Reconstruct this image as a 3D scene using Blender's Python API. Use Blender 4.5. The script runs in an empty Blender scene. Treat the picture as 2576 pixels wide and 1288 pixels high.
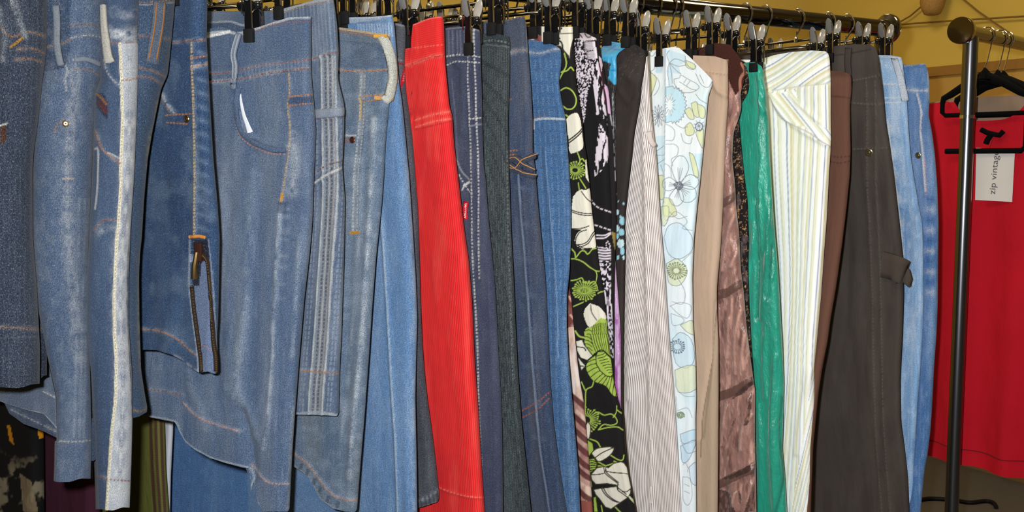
import bpy, bmesh, math, random
import numpy as np
from mathutils import Vector, Matrix
from mathutils.bvhtree import BVHTree

COL = bpy.context.scene.collection
random.seed(7)
# ------------------------------------------------------------------ camera model
F = 2528.0                       # focal length in pixels of the 2576 wide frame
A = math.radians(30.5)           # heading, measured from the perpendicular to the rail
P = math.radians(5.2)            # downward pitch
D = 1.585                        # camera to rail plane
ZC = 1.30                        # camera height
CAM = np.array([0.0, -D, ZC])
SA, CA, SP, CP = math.sin(A), math.cos(A), math.sin(P), math.cos(P)
FWD = np.array([SA*CP, CA*CP, -SP]); RGT = np.array([CA, -SA, 0.0]); UP = np.array([SA*SP, CA*SP, CP])

def ray(x, y):
    return FWD + RGT*((x-1288)/F) + UP*((644-y)/F)
def proj(p):
    d = np.asarray(p) - CAM; z = d @ FWD
    return 1288+F*(d@RGT)/z, 644-F*(d@UP)/z
def at(x, y, Y):
    """world point where the view of pixel x,y meets the vertical plane Y (parallel to the rail)"""
    r = ray(x, y); return CAM + r*((Y+D)/r[1])
def on_plane(x, y, p0, n):
    r = ray(x, y); n = np.asarray(n, float); return CAM + r*(((np.asarray(p0)-CAM)@n)/(r@n))

def lin(c):
    c = np.asarray(c, float)/255.0
    return np.where(c <= 0.04045, c/12.92, ((c+0.055)/1.055)**2.4)

# ------------------------------------------------------------------ object helpers
def tag(o, label=None, cat=None, group=None, kind=None):
    if label: o['label'] = label
    if cat: o['category'] = cat
    if group: o['group'] = group
    if kind: o['kind'] = kind
    return o
def empty(name, loc):
    o = bpy.data.objects.new(name, None); COL.objects.link(o); o.location = loc; o.empty_display_size = .05
    return o
def link_mesh(name, me, mat, parent=None, off=None):
    o = bpy.data.objects.new(name, me); COL.objects.link(o)
    if mat is not None: me.materials.append(mat)
    if parent is not None: o.parent = parent
    return o
def mesh_np(name, V, Q, mat, parent=None, col=None, uv=None, pat=None, smooth=True):
    """V (n,3), Q (m,4) quads"""
    me = bpy.data.meshes.new(name)
    V = np.ascontiguousarray(V, np.float32); Q = np.ascontiguousarray(Q, np.int32)
    me.vertices.add(len(V)); me.vertices.foreach_set('co', V.ravel())
    me.loops.add(Q.size); me.loops.foreach_set('vertex_index', Q.ravel())
    me.polygons.add(len(Q)); me.polygons.foreach_set('loop_start', np.arange(0, Q.size, 4, dtype=np.int32))
    try: me.polygons.foreach_set('loop_total', np.full(len(Q), 4, np.int32))
    except Exception: pass
    me.update(calc_edges=True)
    if smooth: me.polygons.foreach_set('use_smooth', np.ones(len(Q), bool))
    if uv is not None:
        l = me.uv_layers.new(name='UVMap'); l.data.foreach_set('uv', np.ascontiguousarray(uv[Q.ravel()], np.float32).ravel())
    if pat is not None:
        l = me.uv_layers.new(name='pat'); l.data.foreach_set('uv', np.ascontiguousarray(pat[Q.ravel()], np.float32).ravel())
    if col is not None:
        a = me.color_attributes.new('Col', 'FLOAT_COLOR', 'POINT')
        c4 = np.ones((len(V), 4), np.float32); c4[:, :3] = col
        a.data.foreach_set('color', c4.ravel())
    return link_mesh(name, me, mat, parent)

class MB:
    """collects simple shapes into one mesh"""
    def __init__(s): s.bm = bmesh.new()
    def box(s, c, sx, sy, sz, M=None, bevel=0.0):
        r = bmesh.ops.create_cube(s.bm, size=1.0, matrix=Matrix.Diagonal((sx, sy, sz, 1)))
        vs = r['verts']
        if bevel:
            es = list({e for v in vs for e in v.link_edges})
            b = bmesh.ops.bevel(s.bm, geom=es, offset=bevel, segments=2, affect='EDGES', profile=.6)
            vs = list({v for f in b['faces'] for v in f.verts} | {v for v in vs if v.is_valid})
        X = Matrix.Translation(c) @ (M if M else Matrix())
        for v in vs: v.co = X @ v.co
        return s
    def tube(s, pts, r, seg=8, caps=True, closed=False):
        pts = [Vector(p) for p in pts]; n = len(pts)
        rs = r if isinstance(r, (list, tuple)) else [r]*n
        rings = []; nrm = None
        for i, p in enumerate(pts):
            if closed: t = (pts[(i+1) % n]-pts[i-1]).normalized()
            else: t = (pts[min(i+1, n-1)]-pts[max(i-1, 0)]).normalized()
            if nrm is None:
                nrm = t.orthogonal().normalized()
            else:
                nrm = (nrm - t*nrm.dot(t))
                nrm = nrm.normalized() if nrm.length > 1e-6 else t.orthogonal().normalized()
            bn = t.cross(nrm)
            rings.append([s.bm.verts.new(p+(nrm*math.cos(2*math.pi*k/seg)+bn*math.sin(2*math.pi*k/seg))*rs[i]) for k in range(seg)])
        for i in range(n if closed else n-1):
            a, b = rings[i], rings[(i+1) % n]
            for k in range(seg):
                s.bm.faces.new((a[k], a[(k+1) % seg], b[(k+1) % seg], b[k]))
        if caps and not closed:
            s.bm.faces.new(rings[0][::-1]); s.bm.faces.new(rings[-1])
        return s
    def ball(s, c, sx, sy=None, sz=None, M=None, u=14, v=9):
        sy = sy or sx; sz = sz or sx
        X = Matrix.Translation(c) @ (M if M else Matrix()) @ Matrix.Diagonal((sx, sy, sz, 1))
        bmesh.ops.create_uvsphere(s.bm, u_segments=u, v_segments=v, radius=1.0, matrix=X); return s
    def lathe(s, prof, X=None, seg=24):
        """prof: (r,z) list"""
        X = X or Matrix(); rings = []
        for r, z in prof:
            rings.append([s.bm.verts.new(X @ Vector((r*math.cos(2*math.pi*k/seg), r*math.sin(2*math.pi*k/seg), z))) for k in range(seg)])
        for a, b in zip(rings, rings[1:]):
            for k in range(seg): s.bm.faces.new((a[k], a[(k+1) % seg], b[(k+1) % seg], b[k]))
        s.bm.faces.new(rings[0][::-1]); s.bm.faces.new(rings[-1]); return s
    def prism(s, poly, vec):
        a = [s.bm.verts.new(p) for p in poly]; b = [s.bm.verts.new(Vector(p)+Vector(vec)) for p in poly]; n = len(a)
        s.bm.faces.new(a); s.bm.faces.new(b[::-1])
        for i in range(n): s.bm.faces.new((a[i], b[i], b[(i+1) % n], a[(i+1) % n]))
        return s
    def build(s, name, mat, parent=None, smooth=True, loc=None):
        bmesh.ops.recalc_face_normals(s.bm, faces=s.bm.faces)
        me = bpy.data.meshes.new(name); 
        if loc is not None: bmesh.ops.translate(s.bm, vec=-Vector(loc), verts=s.bm.verts)
        s.bm.to_mesh(me); s.bm.free()
        if smooth:
            me.polygons.foreach_set('use_smooth', np.ones(len(me.polygons), bool))
            try: me.set_sharp_from_angle(angle=math.radians(40))
            except Exception: pass
        o = link_mesh(name, me, mat, parent)
        if loc is not None: o.location = loc
        return o

# ------------------------------------------------------------------ materials
def nt(name):
    m = bpy.data.materials.new(name); m.use_nodes = True
    t = m.node_tree; b = t.nodes['Principled BSDF']
    return m, t.nodes, t.links, b
def pl(name, c, rough=.5, metal=0., spec=.5, noise=0., scale=40., bump=0., coat=0., trans=0., alpha=1., raw=False):
    """plain procedural material: colour broken up by noise, a little bump"""
    m, N, L, b = nt(name); c = np.asarray(c, float) if raw else lin(c)
    tc = N.new('ShaderNodeTexCoord'); nz = N.new('ShaderNodeTexNoise'); nz.inputs['Scale'].default_value = scale; nz.inputs['Detail'].default_value = 5
    L.new(tc.outputs['Object'], nz.inputs['Vector'])
    mx = N.new('ShaderNodeMix'); mx.data_type = 'RGBA'
    mx.inputs['A'].default_value = (*(c*(1-noise)), 1); mx.inputs['B'].default_value = (*np.minimum(c*(1+noise), 1), 1)
    L.new(nz.outputs['Fac'], mx.inputs['Factor']); L.new(mx.outputs['Result'], b.inputs['Base Color'])
    b.inputs['Roughness'].default_value = rough; b.inputs['Metallic'].default_value = metal
    b.inputs['Specular IOR Level'].default_value = spec; b.inputs['Coat Weight'].default_value = coat
    b.inputs['Transmission Weight'].default_value = trans; b.inputs['Alpha'].default_value = alpha
    if bump:
        bp = N.new('ShaderNodeBump'); bp.inputs['Strength'].default_value = bump; bp.inputs['Distance'].default_value = .002
        L.new(nz.outputs['Fac'], bp.inputs['Height']); L.new(bp.outputs['Normal'], b.inputs['Normal'])
    return m
def mathn(N, L, op, a, bv=None, cv=None):
    n = N.new('ShaderNodeMath'); n.operation = op
    for i, v in enumerate((a, bv, cv)):
        if v is None: continue
        if isinstance(v, (int, float)): n.inputs[i].default_value = v
        else: L.new(v, n.inputs[i])
    return n.outputs[0]

def cloth_mat(name, kind):
    m, N, L, b = nt(name)
    at_ = N.new('ShaderNodeAttribute'); at_.attribute_name = 'Col'
    uv = N.new('ShaderNodeUVMap'); uv.uv_map = 'UVMap'
    def noise(sx, sy, det=3, rough=.6, rot=0.):
        mp = N.new('ShaderNodeMapping'); mp.inputs['Scale'].default_value = (sx, sy, 1); mp.inputs['Rotation'].default_value = (0, 0, rot)
        L.new(uv.outputs['UV'], mp.inputs['Vector'])
        n = N.new('ShaderNodeTexNoise'); n.inputs['Scale'].default_value = 1; n.inputs['Detail'].default_value = det; n.inputs['Roughness'].default_value = rough
        L.new(mp.outputs['Vector'], n.inputs['Vector']); return n.outputs['Fac']
    col = at_.outputs['Color']
    def mul(col, fac, lo, hi, f0=.3, f1=.7):
        mr = N.new('ShaderNodeMapRange'); mr.inputs['From Min'].default_value = f0; mr.inputs['From Max'].default_value = f1
        mr.inputs['To Min'].default_value = lo; mr.inputs['To Max'].default_value = hi; L.new(fac, mr.inputs['Value'])
        v = N.new('ShaderNodeVectorMath'); v.operation = 'MULTIPLY'
        cx = N.new('ShaderNodeCombineXYZ')
        for i in range(3): L.new(mr.outputs[0], cx.inputs[i])
        L.new(col, v.inputs[0]); L.new(cx.outputs[0], v.inputs[1]); return v.outputs[0]
    bumps = []
    b.inputs['Roughness'].default_value = .9; b.inputs['Specular IOR Level'].default_value = .15
    if kind.startswith('denim'):
        g = noise(1000, 620, 2, .75); s = noise(800, 60, 3, .65); tw = noise(900, 240, 2, .6, .6)
        k = {'denim': 1., 'denim_soft': .7, 'denim_slub': 1.55, 'denim_twill': .9, 'denim_cross': 1.2}[kind]
        col = mul(col, g, 1-.50*k, 1+.70*k, .36, .64); col = mul(col, s, 1-.17*k, 1+.19*k)
        if kind == 'denim_twill': tw = noise(1500, 150, 2, .6, .75); col = mul(col, tw, .72, 1.3)
        elif kind == 'denim_cross': col = mul(col, noise(40, 800, 3, .65), .78, 1.25)
        else: col = mul(col, tw, .86, 1.15)
        fl = N.new('ShaderNodeMapRange'); fl.inputs['From Min'].default_value = .58; fl.inputs['From Max'].default_value = .74; fl.inputs['To Max'].default_value = .28*min(k, 1.1)
        L.new(noise(1050, 420, 1, .5), fl.inputs['Value'])
        gm = N.new('ShaderNodeMix'); gm.data_type = 'RGBA'; gm.blend_type = 'SCREEN'; L.new(fl.outputs[0], gm.inputs['Factor']); L.new(col, gm.inputs['A']); gm.inputs['B'].default_value = (.34, .35, .36, 1); col = gm.outputs['Result']
        hs = N.new('ShaderNodeHueSaturation'); hs.inputs['Saturation'].default_value = 1.04; hs.inputs['Value'].default_value = .74; L.new(col, hs.inputs['Color']); col = hs.outputs['Color']
        bumps = [(g, .35, .0006), (noise(60, 40, 3), .35, .003)]
        b.inputs['Sheen Weight'].default_value = .06
    elif kind == 'cotton':
        g = noise(1100, 900, 2); col = mul(col, g, .93, 1.07); bumps = [(g, .25, .0004), (noise(45, 14, 3), .6, .004)]
    elif kind == 'cord':
        sx = N.new('ShaderNodeUVMap'); sx.uv_map = 'pat'
        sp = N.new('ShaderNodeSeparateXYZ'); L.new(sx.outputs['UV'], sp.inputs[0])
        w = mathn(N, L, 'SINE', mathn(N, L, 'MULTIPLY', sp.outputs[0], 6.28318))
        h = mathn(N, L, 'MULTIPLY_ADD', w, .5, .5)
        amp = mathn(N, L, 'MULTIPLY', h, sp.outputs[1])
        f = mathn(N, L, 'MULTIPLY_ADD', amp, .34, .36)
        col = mul(col, f, .74, 1.36); col = mul(col, noise(300, 40, 3), .93, 1.07)
        bumps = [(amp, .5, .0008), (noise(500, 200, 2), .2, .0006)]
        b.inputs['Sheen Weight'].default_value = .06; b.inputs['Sheen Tint'].default_value = (1, .3, .3, 1)
    elif kind == 'satin':
        b.inputs['Roughness'].default_value = .38; b.inputs['Specular IOR Level'].default_value = .5
        b.inputs['Sheen Weight'].default_value = .3
        bumps = [(noise(70, 22, 4, .6), .9, .006), (noise(1200, 1200, 2), .15, .0003)]
    elif kind == 'velvet':
        b.inputs['Sheen Weight'].default_value = .12; b.inputs['Sheen Tint'].default_value = (.6, .3, .25, 1); b.inputs['Roughness'].default_value = .8
        g = noise(500, 500, 3, .8); col = mul(col, g, .5, 1.5); bumps = [(g, .8, .002)]
    elif kind == 'pin':
        sx = N.new('ShaderNodeUVMap'); sx.uv_map = 'pat'
        sp = N.new('ShaderNodeSeparateXYZ'); L.new(sx.outputs['UV'], sp.inputs[0])
        w = mathn(N, L, 'SINE', mathn(N, L, 'MULTIPLY', sp.outputs[0], 6.28318))
        st = N.new('ShaderNodeMapRange'); st.inputs['From Min'].default_value = .05; st.inputs['From Max'].default_value = .75
        st.inputs['To Min'].default_value = 1.; st.inputs['To Max'].default_value = .24; L.new(w, st.inputs['Value'])
        v = N.new('ShaderNodeVectorMath'); v.operation = 'MULTIPLY'; cx = N.new('ShaderNodeCombineXYZ')
        for i, pw in enumerate((.9, 1.05, 1.05)): L.new(mathn(N, L, 'POWER', st.outputs[0], pw), cx.inputs[i])
        L.new(col, v.inputs[0]); L.new(cx.outputs[0], v.inputs[1]); col = v.outputs[0]
        bumps = [(noise(60, 20, 3), .5, .003)]
    L.new(col, b.inputs['Base Color'])
    prev = None
    for h, s, d in bumps:
        bp = N.new('ShaderNodeBump'); bp.inputs['Strength'].default_value = s; bp.inputs['Distance'].default_value = d
        L.new(h, bp.inputs['Height'])
        if prev is not None: L.new(prev, bp.inputs['Normal'])
        prev = bp.outputs['Normal']
    if prev is not None: L.new(prev, b.inputs['Normal'])
    return m
CM = {k: cloth_mat(k+'_cloth', k) for k in ('denim', 'denim_soft', 'denim_slub', 'denim_twill', 'denim_cross', 'cotton', 'cord', 'satin', 'velvet', 'pin')}
M_CHROME = pl('chrome', (225, 222, 215), .12, 1., noise=.03)
M_DCHROME = pl('dark_chrome', (128, 122, 112), .14, 1., noise=.05, coat=.6)
M_RAIL = pl('rail_chrome', (92, 88, 82), .1, 1., noise=.05, coat=.7)
M_BCHROME = pl('black_chrome', (120, 120, 124), .28, 1., noise=.05, coat=.4)
M_BLACK = pl('black_gloss_plastic', (14, 13, 14), .16, 0, .6, noise=.1, coat=.4)
M_RUBBER = pl('black_rubber', (9, 9, 10), .7, 0, .3, noise=.2)
M_CLEAR = pl('clear_plastic', (205, 200, 190), .12, 0, .6, noise=.05, trans=.55, coat=.5)
M_SMOKE = pl('grey_plastic', (120, 118, 116), .22, 0, .5, noise=.08, trans=.25, coat=.3)
M_BRASS = pl('antique_brass', (120, 95, 60), .3, .9, noise=.2, scale=600)
M_STEEL = pl('pale_brass', (200, 185, 140), .25, .95, noise=.1)
M_COPPER = pl('dark_copper', (95, 60, 50), .35, .8, noise=.2, scale=500)
M_VELVETK = pl('black_velvet', (10, 10, 11), .95, 0, .1, noise=.4, scale=300, bump=.5)

# ------------------------------------------------------------------ noise on numpy arrays
def _h(ix, iy, s):
    n = (ix.astype(np.int64)*374761393 + iy.astype(np.int64)*668265263 + s*1274126177) & 0xffffffff
    n = ((n ^ (n >> 13))*1274126177) & 0xffffffff
    return ((n ^ (n >> 16)) & 0xffff)/65535.0
def vnoise(x, y, s=0):
    ix = np.floor(x); iy = np.floor(y); fx = x-ix; fy = y-iy
    fx = fx*fx*(3-2*fx); fy = fy*fy*(3-2*fy)
    a = _h(ix, iy, s); b = _h(ix+1, iy, s); c = _h(ix, iy+1, s); d = _h(ix+1, iy+1, s)
    return (a*(1-fx)+b*fx)*(1-fy)+(c*(1-fx)+d*fx)*fy
def fbm(x, y, s=0, o=3):
    t = 0; a = .5; n = 0
    for k in range(o):
        t = t+a*vnoise(x*2**k, y*2**k, s+k); n += a; a *= .5
    return t/n
def smooth(pts, n=6):
    p = np.asarray(pts, float)
    if len(p) < 3: return p
    q = np.vstack([2*p[0]-p[1], p, 2*p[-1]-p[-2]]); out = []
    for i in range(1, len(q)-2):
        p0, p1, p2, p3 = q[i-1:i+3]
        for t in np.linspace(0, 1, n, endpoint=False):
            out.append(.5*((2*p1)+(p2-p0)*t+(2*p0-5*p1+4*p2-p3)*t*t+(3*p1-p0-3*p2+p3)*t**3))
    out.append(p[-1]); return np.array(out)
def sstep(e0, e1, x):
    t = np.clip((x-e0)/(e1-e0), 0, 1); return t*t*(3-2*t)

WHITE = (226, 224, 220); ORANGE = (196, 128, 66); RUST = (150, 92, 70); GOLD = (205, 150, 60); PALE = (178, 186, 196)
KGAIN = 1.0

class Cloth:
    """a hanging folded garment layer: rounded front fold (nose), near face running back, far face behind it.
    R: front-edge polyline as (x,y); T,B: top / hem polylines; all measured on the photograph and turned into
    real positions on a garment hanging across the rail with its front fold at depth yf."""
    def __init__(s, R, T, B, yaw=22, yf=-.19, r=.010, rt=None, W=.36, fine=130, st=2.6, base=(90, 110, 140), m=1.0, seed=1, fold=.0022, lam=.045):
        s.seed = seed; s.tf = (0, 0, 1.0)
        R = np.array(sorted(R, key=lambda p: p[1]), float); gy = np.arange(-200, 1800, 4.); gx = np.interp(gy, R[:, 1], R[:, 0]); kr = np.hanning(11); kr /= kr.sum()
        gx = np.convolve(np.pad(gx, 5, mode='edge'), kr, 'valid'); fR = lambda y: np.interp(y, gy, gx)
        def poly(q):
            if isinstance(q, (int, float)): return lambda x: np.full_like(x, float(q))
            q = np.array(sorted(q), float); return lambda x: np.interp(x, q[:, 0], q[:, 1])
        fT, fB = poly(T), poly(B)
        yaw = math.radians(yaw); b = np.array([-math.sin(yaw), math.cos(yaw)]); n = np.array([-math.cos(yaw), -math.sin(yaw)])
        s.b, s.n, s.yaw = b, n, yaw
        fyf = (lambda y: np.full_like(y, yf)) if isinstance(yf, float) else (lambda y: np.interp(y, [p[0] for p in yf], [p[1] for p in yf]))
        x0 = float(fR(np.array([200.]))[0]); t0 = float(fT(np.array([x0]))[0]); b0 = float(fB(np.array([fR(np.array([700.]))[0]]))[0])
        tmin = min(t0, float(np.min(fT(np.linspace(x0-fine, x0, 20)))))
        lo, hi = max(tmin, -40.), min(b0, 1310.)
        vs = [np.linspace((lo-tmin)/(b0-tmin), (hi-tmin)/(b0-tmin), int((hi-lo)/st))]
        if tmin < lo: vs.insert(0, np.linspace(0, (lo-tmin)/(b0-tmin), 4, endpoint=False))
        if b0 > hi+1: vs.append(np.linspace((hi-tmin)/(b0-tmin), 1, 7)[1:])
        v = np.concatenate(vs)
        # pixels per metre along the near face
        p0 = at(fR(np.array([600.]))[0], 600, float(fyf(np.array([600.]))[0])); p1 = p0+np.array([b[0], b[1], 0])*.02
        pm = max(abs(proj(p1)[0]-proj(p0)[0])/.02, 150.)
        wf = min(fine/pm, W*.92); dw = st/pm
        near = np.concatenate([np.linspace(0, wf, max(int(wf/dw), 4)), np.linspace(wf, W, 6)[1:]])
        na = int(np.clip(math.pi*r*1750/st, 9, 90)); tt = np.linspace(math.pi, 0, na)
        fw_ = np.linspace(1, .03, 14); a = np.concatenate([-np.ones(14), np.cos(tt), np.ones(len(near)-1)])
        c1 = np.concatenate([np.zeros(14), -np.sin(tt), np.zeros(len(near)-1)])
        c2 = np.concatenate([W*fw_, np.zeros(na), near[1:]])
        msk = np.concatenate([np.zeros(14), np.clip((-np.cos(tt)*-1+.2)/.8, 0, 1), np.ones(len(near)-1)])
        nr, nc = len(v), len(a); s.nr, s.nc = nr, nc
        X = np.full((nr, nc), x0); V = v[:, None]*np.ones((1, nc))
        fr = (lambda y: np.full_like(y, r)) if rt is None else (lambda y: np.interp(y, [p[0] for p in rt], [p[1] for p in rt]))
        for it in range(5):
            Y = fT(X)*(1-V)+(fB(X)-9*sstep(.2, -.6, a)[None])*V
            rr = fr(Y); xr = fR(Y)
            rx = SA*CP+CA*((xr-1288)/F)+SA*SP*((644-Y)/F); ry = CA*CP-SA*((xr-1288)/F)+CA*SP*((644-Y)/F)
            k = (fyf(Y)+D)/ry; sx, sy = rx*k, fyf(Y)
            hl = np.hypot(rx, ry); cx = sx-rr*ry/hl; cy = sy+rr*rx/hl
            px = cx+n[0]*a*rr+b[0]*(c1*rr+c2); py = cy+n[1]*a*rr+b[1]*(c1*rr+c2)
            q = px*SA+(py+D)*CA; kk = (644-Y)/F
            z = q*(kk*CP-SP)/(CP+kk*SP)
            zc = q*CP-z*SP; X = 1288+F*(px*CA-(py+D)*SA)/zc
        s.rtop = float(np.median(fr(Y[:3])))
        s.X, s.Y = X, Y; s.pos = np.stack([px, py, z+ZC], -1)
        nose = np.zeros((nr, nc, 3)); nose[..., 0] = n[0]*a+b[0]*c1; nose[..., 1] = n[1]*a+b[1]*c1
        s.a = a; s.nrm = nose; s.msk = np.ones((nr, 1))*msk[None]
        s.w = np.concatenate([c2[:14]*-1, tt*-r, near[1:]])[None]*np.ones((nr, 1))
        s.dist = float(np.hypot(np.median(px), np.median(py)+D))
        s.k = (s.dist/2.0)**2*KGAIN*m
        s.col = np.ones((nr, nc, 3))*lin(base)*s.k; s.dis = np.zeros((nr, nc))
        s.pat = np.zeros((nr, nc, 2))
        if fold:
            zz = s.pos[..., 2]; low = sstep(zz.max(), zz.max()-.5, zz)*.8+.2
            s.dis += fold*low*3.2*(fbm(s.w*15+seed*3, zz*1.5, seed)-.5)
            s.dis += fold*low*1.3*(fbm(s.w*44+seed, zz*4.5, seed+5)-.5)
            s.dis += fold*.9*(fbm(s.w*22, zz*9, seed+9)-.5)
    # -- painting (pigment; satin also gets fold shade and highlights in its colour) ------------------------------------------------
    def _p(s, pts):
        ox, oy, sc = s.tf; p = np.asarray(pts, float); return np.stack([ox+p[:, 0]/sc, oy+p[:, 1]/sc], -1)
    def _near(s, p, w):
        return (s.X > p[:, 0].min()-w) & (s.X < p[:, 0].max()+w) & (s.Y > p[:, 1].min()-w) & (s.Y < p[:, 1].max()+w)
    def blend(s, a, c):
        if a.ndim == 2: a = a[..., None]
        s.col = s.col*(1-a)+lin(c)*s.k*a
    def inside(s, pts, raw=False):
        p = np.asarray(pts, float) if raw else s._p(pts); ins = np.zeros(s.X.shape, bool); j = len(p)-1
        for i in range(len(p)):
            (x1, y1), (x2, y2) = p[i], p[j]
            c = ((y1 > s.Y) != (y2 > s.Y))
            if y1 != y2: ins ^= c & (s.X < (x2-x1)*(s.Y-y1)/(y2-y1)+x1)
            j = i
        return ins
    def poly(s, pts, c, a=1., sm=0, edge=None, ew=2.2):
        p = s._p(pts)
        if sm: p = smooth(np.vstack([p, p[:1]]), sm)
        ins = s.inside(p, True); s.blend(ins*a, c)
        if edge is not None:
            t = s.tf; s.tf = (0, 0, 1.); s.line(np.vstack([p, p[:1]]), ew, edge, sm=0); s.tf = t
    def _dist(s, p, w):
        m = s._near(p, w); x = s.X[m]; y = s.Y[m]; best = np.full(x.shape, 1e9); al = np.zeros(x.shape); L0 = 0.
        for (x1, y1), (x2, y2) in zip(p[:-1], p[1:]):
            dx, dy = x2-x1, y2-y1; l2 = dx*dx+dy*dy
            if l2 < 1e-9: continue
            l = math.sqrt(l2)
            t = np.clip(((x-x1)*dx+(y-y1)*dy)/l2, 0, 1)
            d = np.hypot(x-x1-t*dx, y-y1-t*dy); u = d < best
            best = np.where(u, d, best); al = np.where(u, L0+t*l, al); L0 += l
        return m, best, al
    soft = 1.2
    def line(s, pts, w, c, a=1., dash=None, sm=5, soft=None):
        soft = soft or s.soft
        p = s._p(pts)
        if sm and len(p) > 2: p = smooth(p, sm)
        m, d, al = s._dist(p, w+soft+2)
        if not m.any(): return
        f = a*(1-sstep(w/2-soft/2, w/2+soft, d))
        if dash: f = f*(np.mod(al, dash[0]+dash[1]) < dash[0])
        A_ = np.zeros(s.X.shape); A_[m] = f; s.blend(A_, c)
    def ridge(s, pts, w, amp, sm=5):
        p = s._p(pts)
        if sm and len(p) > 2: p = smooth(p, sm)
        m, d, al = s._dist(p, w*2.5)
        s.dis[m] += amp*np.exp(-(d/w)**2)
    def wear(s, pts, w, c, a=.5, sc=9):
        """faded band along a line, broken up the way denim seams fade"""
        p = smooth(s._p(pts), 5); m, d, al = s._dist(p, w*2.2)
        if not m.any(): return
        f = a*np.exp(-(d/w)**2)*np.clip(.5+1.1*(vnoise(al/sc, d/9, s.seed+3)-.5)+.7*(vnoise(al/4, d/3, s.seed+4)-.5), 0, 1)
        A_ = np.zeros(s.X.shape); A_[m] = f; s.blend(A_, c)
    def step(s, pts, amp):
        s.dis += amp*s.inside(pts)
    def seam(s, pts, c=ORANGE, off=(0,), wear=PALE, a=.45, edge=True, w=2.6, dash=(6, 3)):
        """seam: raised felled edge, pale worn edge and dashed top stitching"""
        s.ridge(pts, 5, .0011)
        if wear is not None: s.wear(pts, 6, wear, a)
        p = smooth(s._p(pts), 5); t = np.gradient(p, axis=0); t /= np.linalg.norm(t, axis=1)[:, None]+1e-9
        nn = np.stack([-t[:, 1], t[:, 0]], -1); tf = s.tf; s.tf = (0, 0, 1.)
        for o in off: s.line(p+nn*o, w, c, dash=dash, sm=0)
        s.tf = tf
    def mottle(s, c, a=.5, sx=40, sy=160, lo=.45, hi=.75, seed=0):
        f = sstep(lo, hi, fbm(s.X/sx, s.Y/sy, s.seed*7+seed, 4)); s.blend(f*a, c)
    def denim(s, pale, dark, seed=0, a=.6):
        s.mottle(pale, a*.6, 45, 210, .42, .85, seed); s.mottle(dark, a*.55, 60, 160, .5, .9, seed+11)
        s.mottle(pale, a*.34, 3.5, 70, .5, .85, seed+23); s.mottle(dark, a*.3, 3, 50, .5, .85, seed+37)
        s.mottle(pale, a*.3, 9, 22, .5, .85, seed+41)
    def burst(s, x, y, r, c, n=16, w=2.0, r0=.3, dots=True, a0=0, a1=6.283):
        for k in range(n):
            t = a0+(a1-a0)*k/n; q = r*(.75+.25*_h(np.array([k]), np.array([n]), 5)[0])
            s.line([(x+math.cos(t)*r*r0, y+math.sin(t)*r*r0*.8), (x+math.cos(t)*q, y+math.sin(t)*q*.85)], w, c)
            if dots: s.line([(x+math.cos(t)*q-.5, y+math.sin(t)*q*.85), (x+math.cos(t)*q+.5, y+math.sin(t)*q*.85)], w*2.2, c)
    # -- build -------------------------------------------------------------------
    def surf(s):
        return s.pos+s.nrm*(s.dis*s.msk)[..., None]
    def finish(s, root, name, mat, parts=()):
        Pw = s.surf(); s.P = Pw; nr, nc = s.nr, s.nc
        org = np.array(root.location) if root is not None else np.zeros(3)
        i = np.arange(nr*nc).reshape(nr, nc)
        Q = np.stack([i[:-1, :-1], i[:-1, 1:], i[1:, 1:], i[1:, :-1]], -1).reshape(-1, 4)
        V = Pw.reshape(-1, 3)-org; C = s.col.reshape(-1, 3)
        s.V, s.Q = Pw.reshape(-1, 3), Q
        zc = s.pos[..., 2]
        uv = np.stack([s.w, zc], -1).reshape(-1, 2); pt = s.pat.reshape(-1, 2)
        fx = s.X.reshape(-1)[Q].mean(1); fy = s.Y.reshape(-1)[Q].mean(1)
        pid = np.zeros(len(Q), int)
        farq = (np.tile(s.a, nr)[Q].mean(1) > -.6)
        for k, (pn, pp) in enumerate(parts):
            X0, Y0 = s.X, s.Y; s.X, s.Y = fx, fy; ins_ = s.inside(pp, True); pid[ins_ & (farq if pn in ('hem', 'turn_up') else True)] = k+1; s.X, s.Y = X0, Y0
        out = {}
        for k, pn in enumerate([name]+[q[0] for q in parts]):
            q = Q[pid == k]
            if not len(q): continue
            u, inv = np.unique(q.ravel(), return_inverse=True)
            pm = s.partmat.get(pn, mat) if hasattr(s, 'partmat') else mat
            o = mesh_np(pn, V[u], inv.reshape(-1, 4), CM[pm], root, C[u], uv[u], pt[u])
            out.setdefault(pn, o)
        s.out = out; s.root = root; s._bvh = None
        return s
    def hit(s, x, y):
        if s._bvh is None:
            s._bvh = BVHTree.FromPolygons(s.V.tolist(), s.Q.tolist())
        r = ray(x, y); r = Vector(r/np.linalg.norm(r)); o = Vector(CAM)
        loc, nn, idx, dist = s._bvh.ray_cast(o, r)
        if loc is None:
            loc, nn, idx, dist = s._bvh.find_nearest(o+r*s.dist)
        if nn.dot(r) > 0: nn = -nn
        return loc, nn
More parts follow.
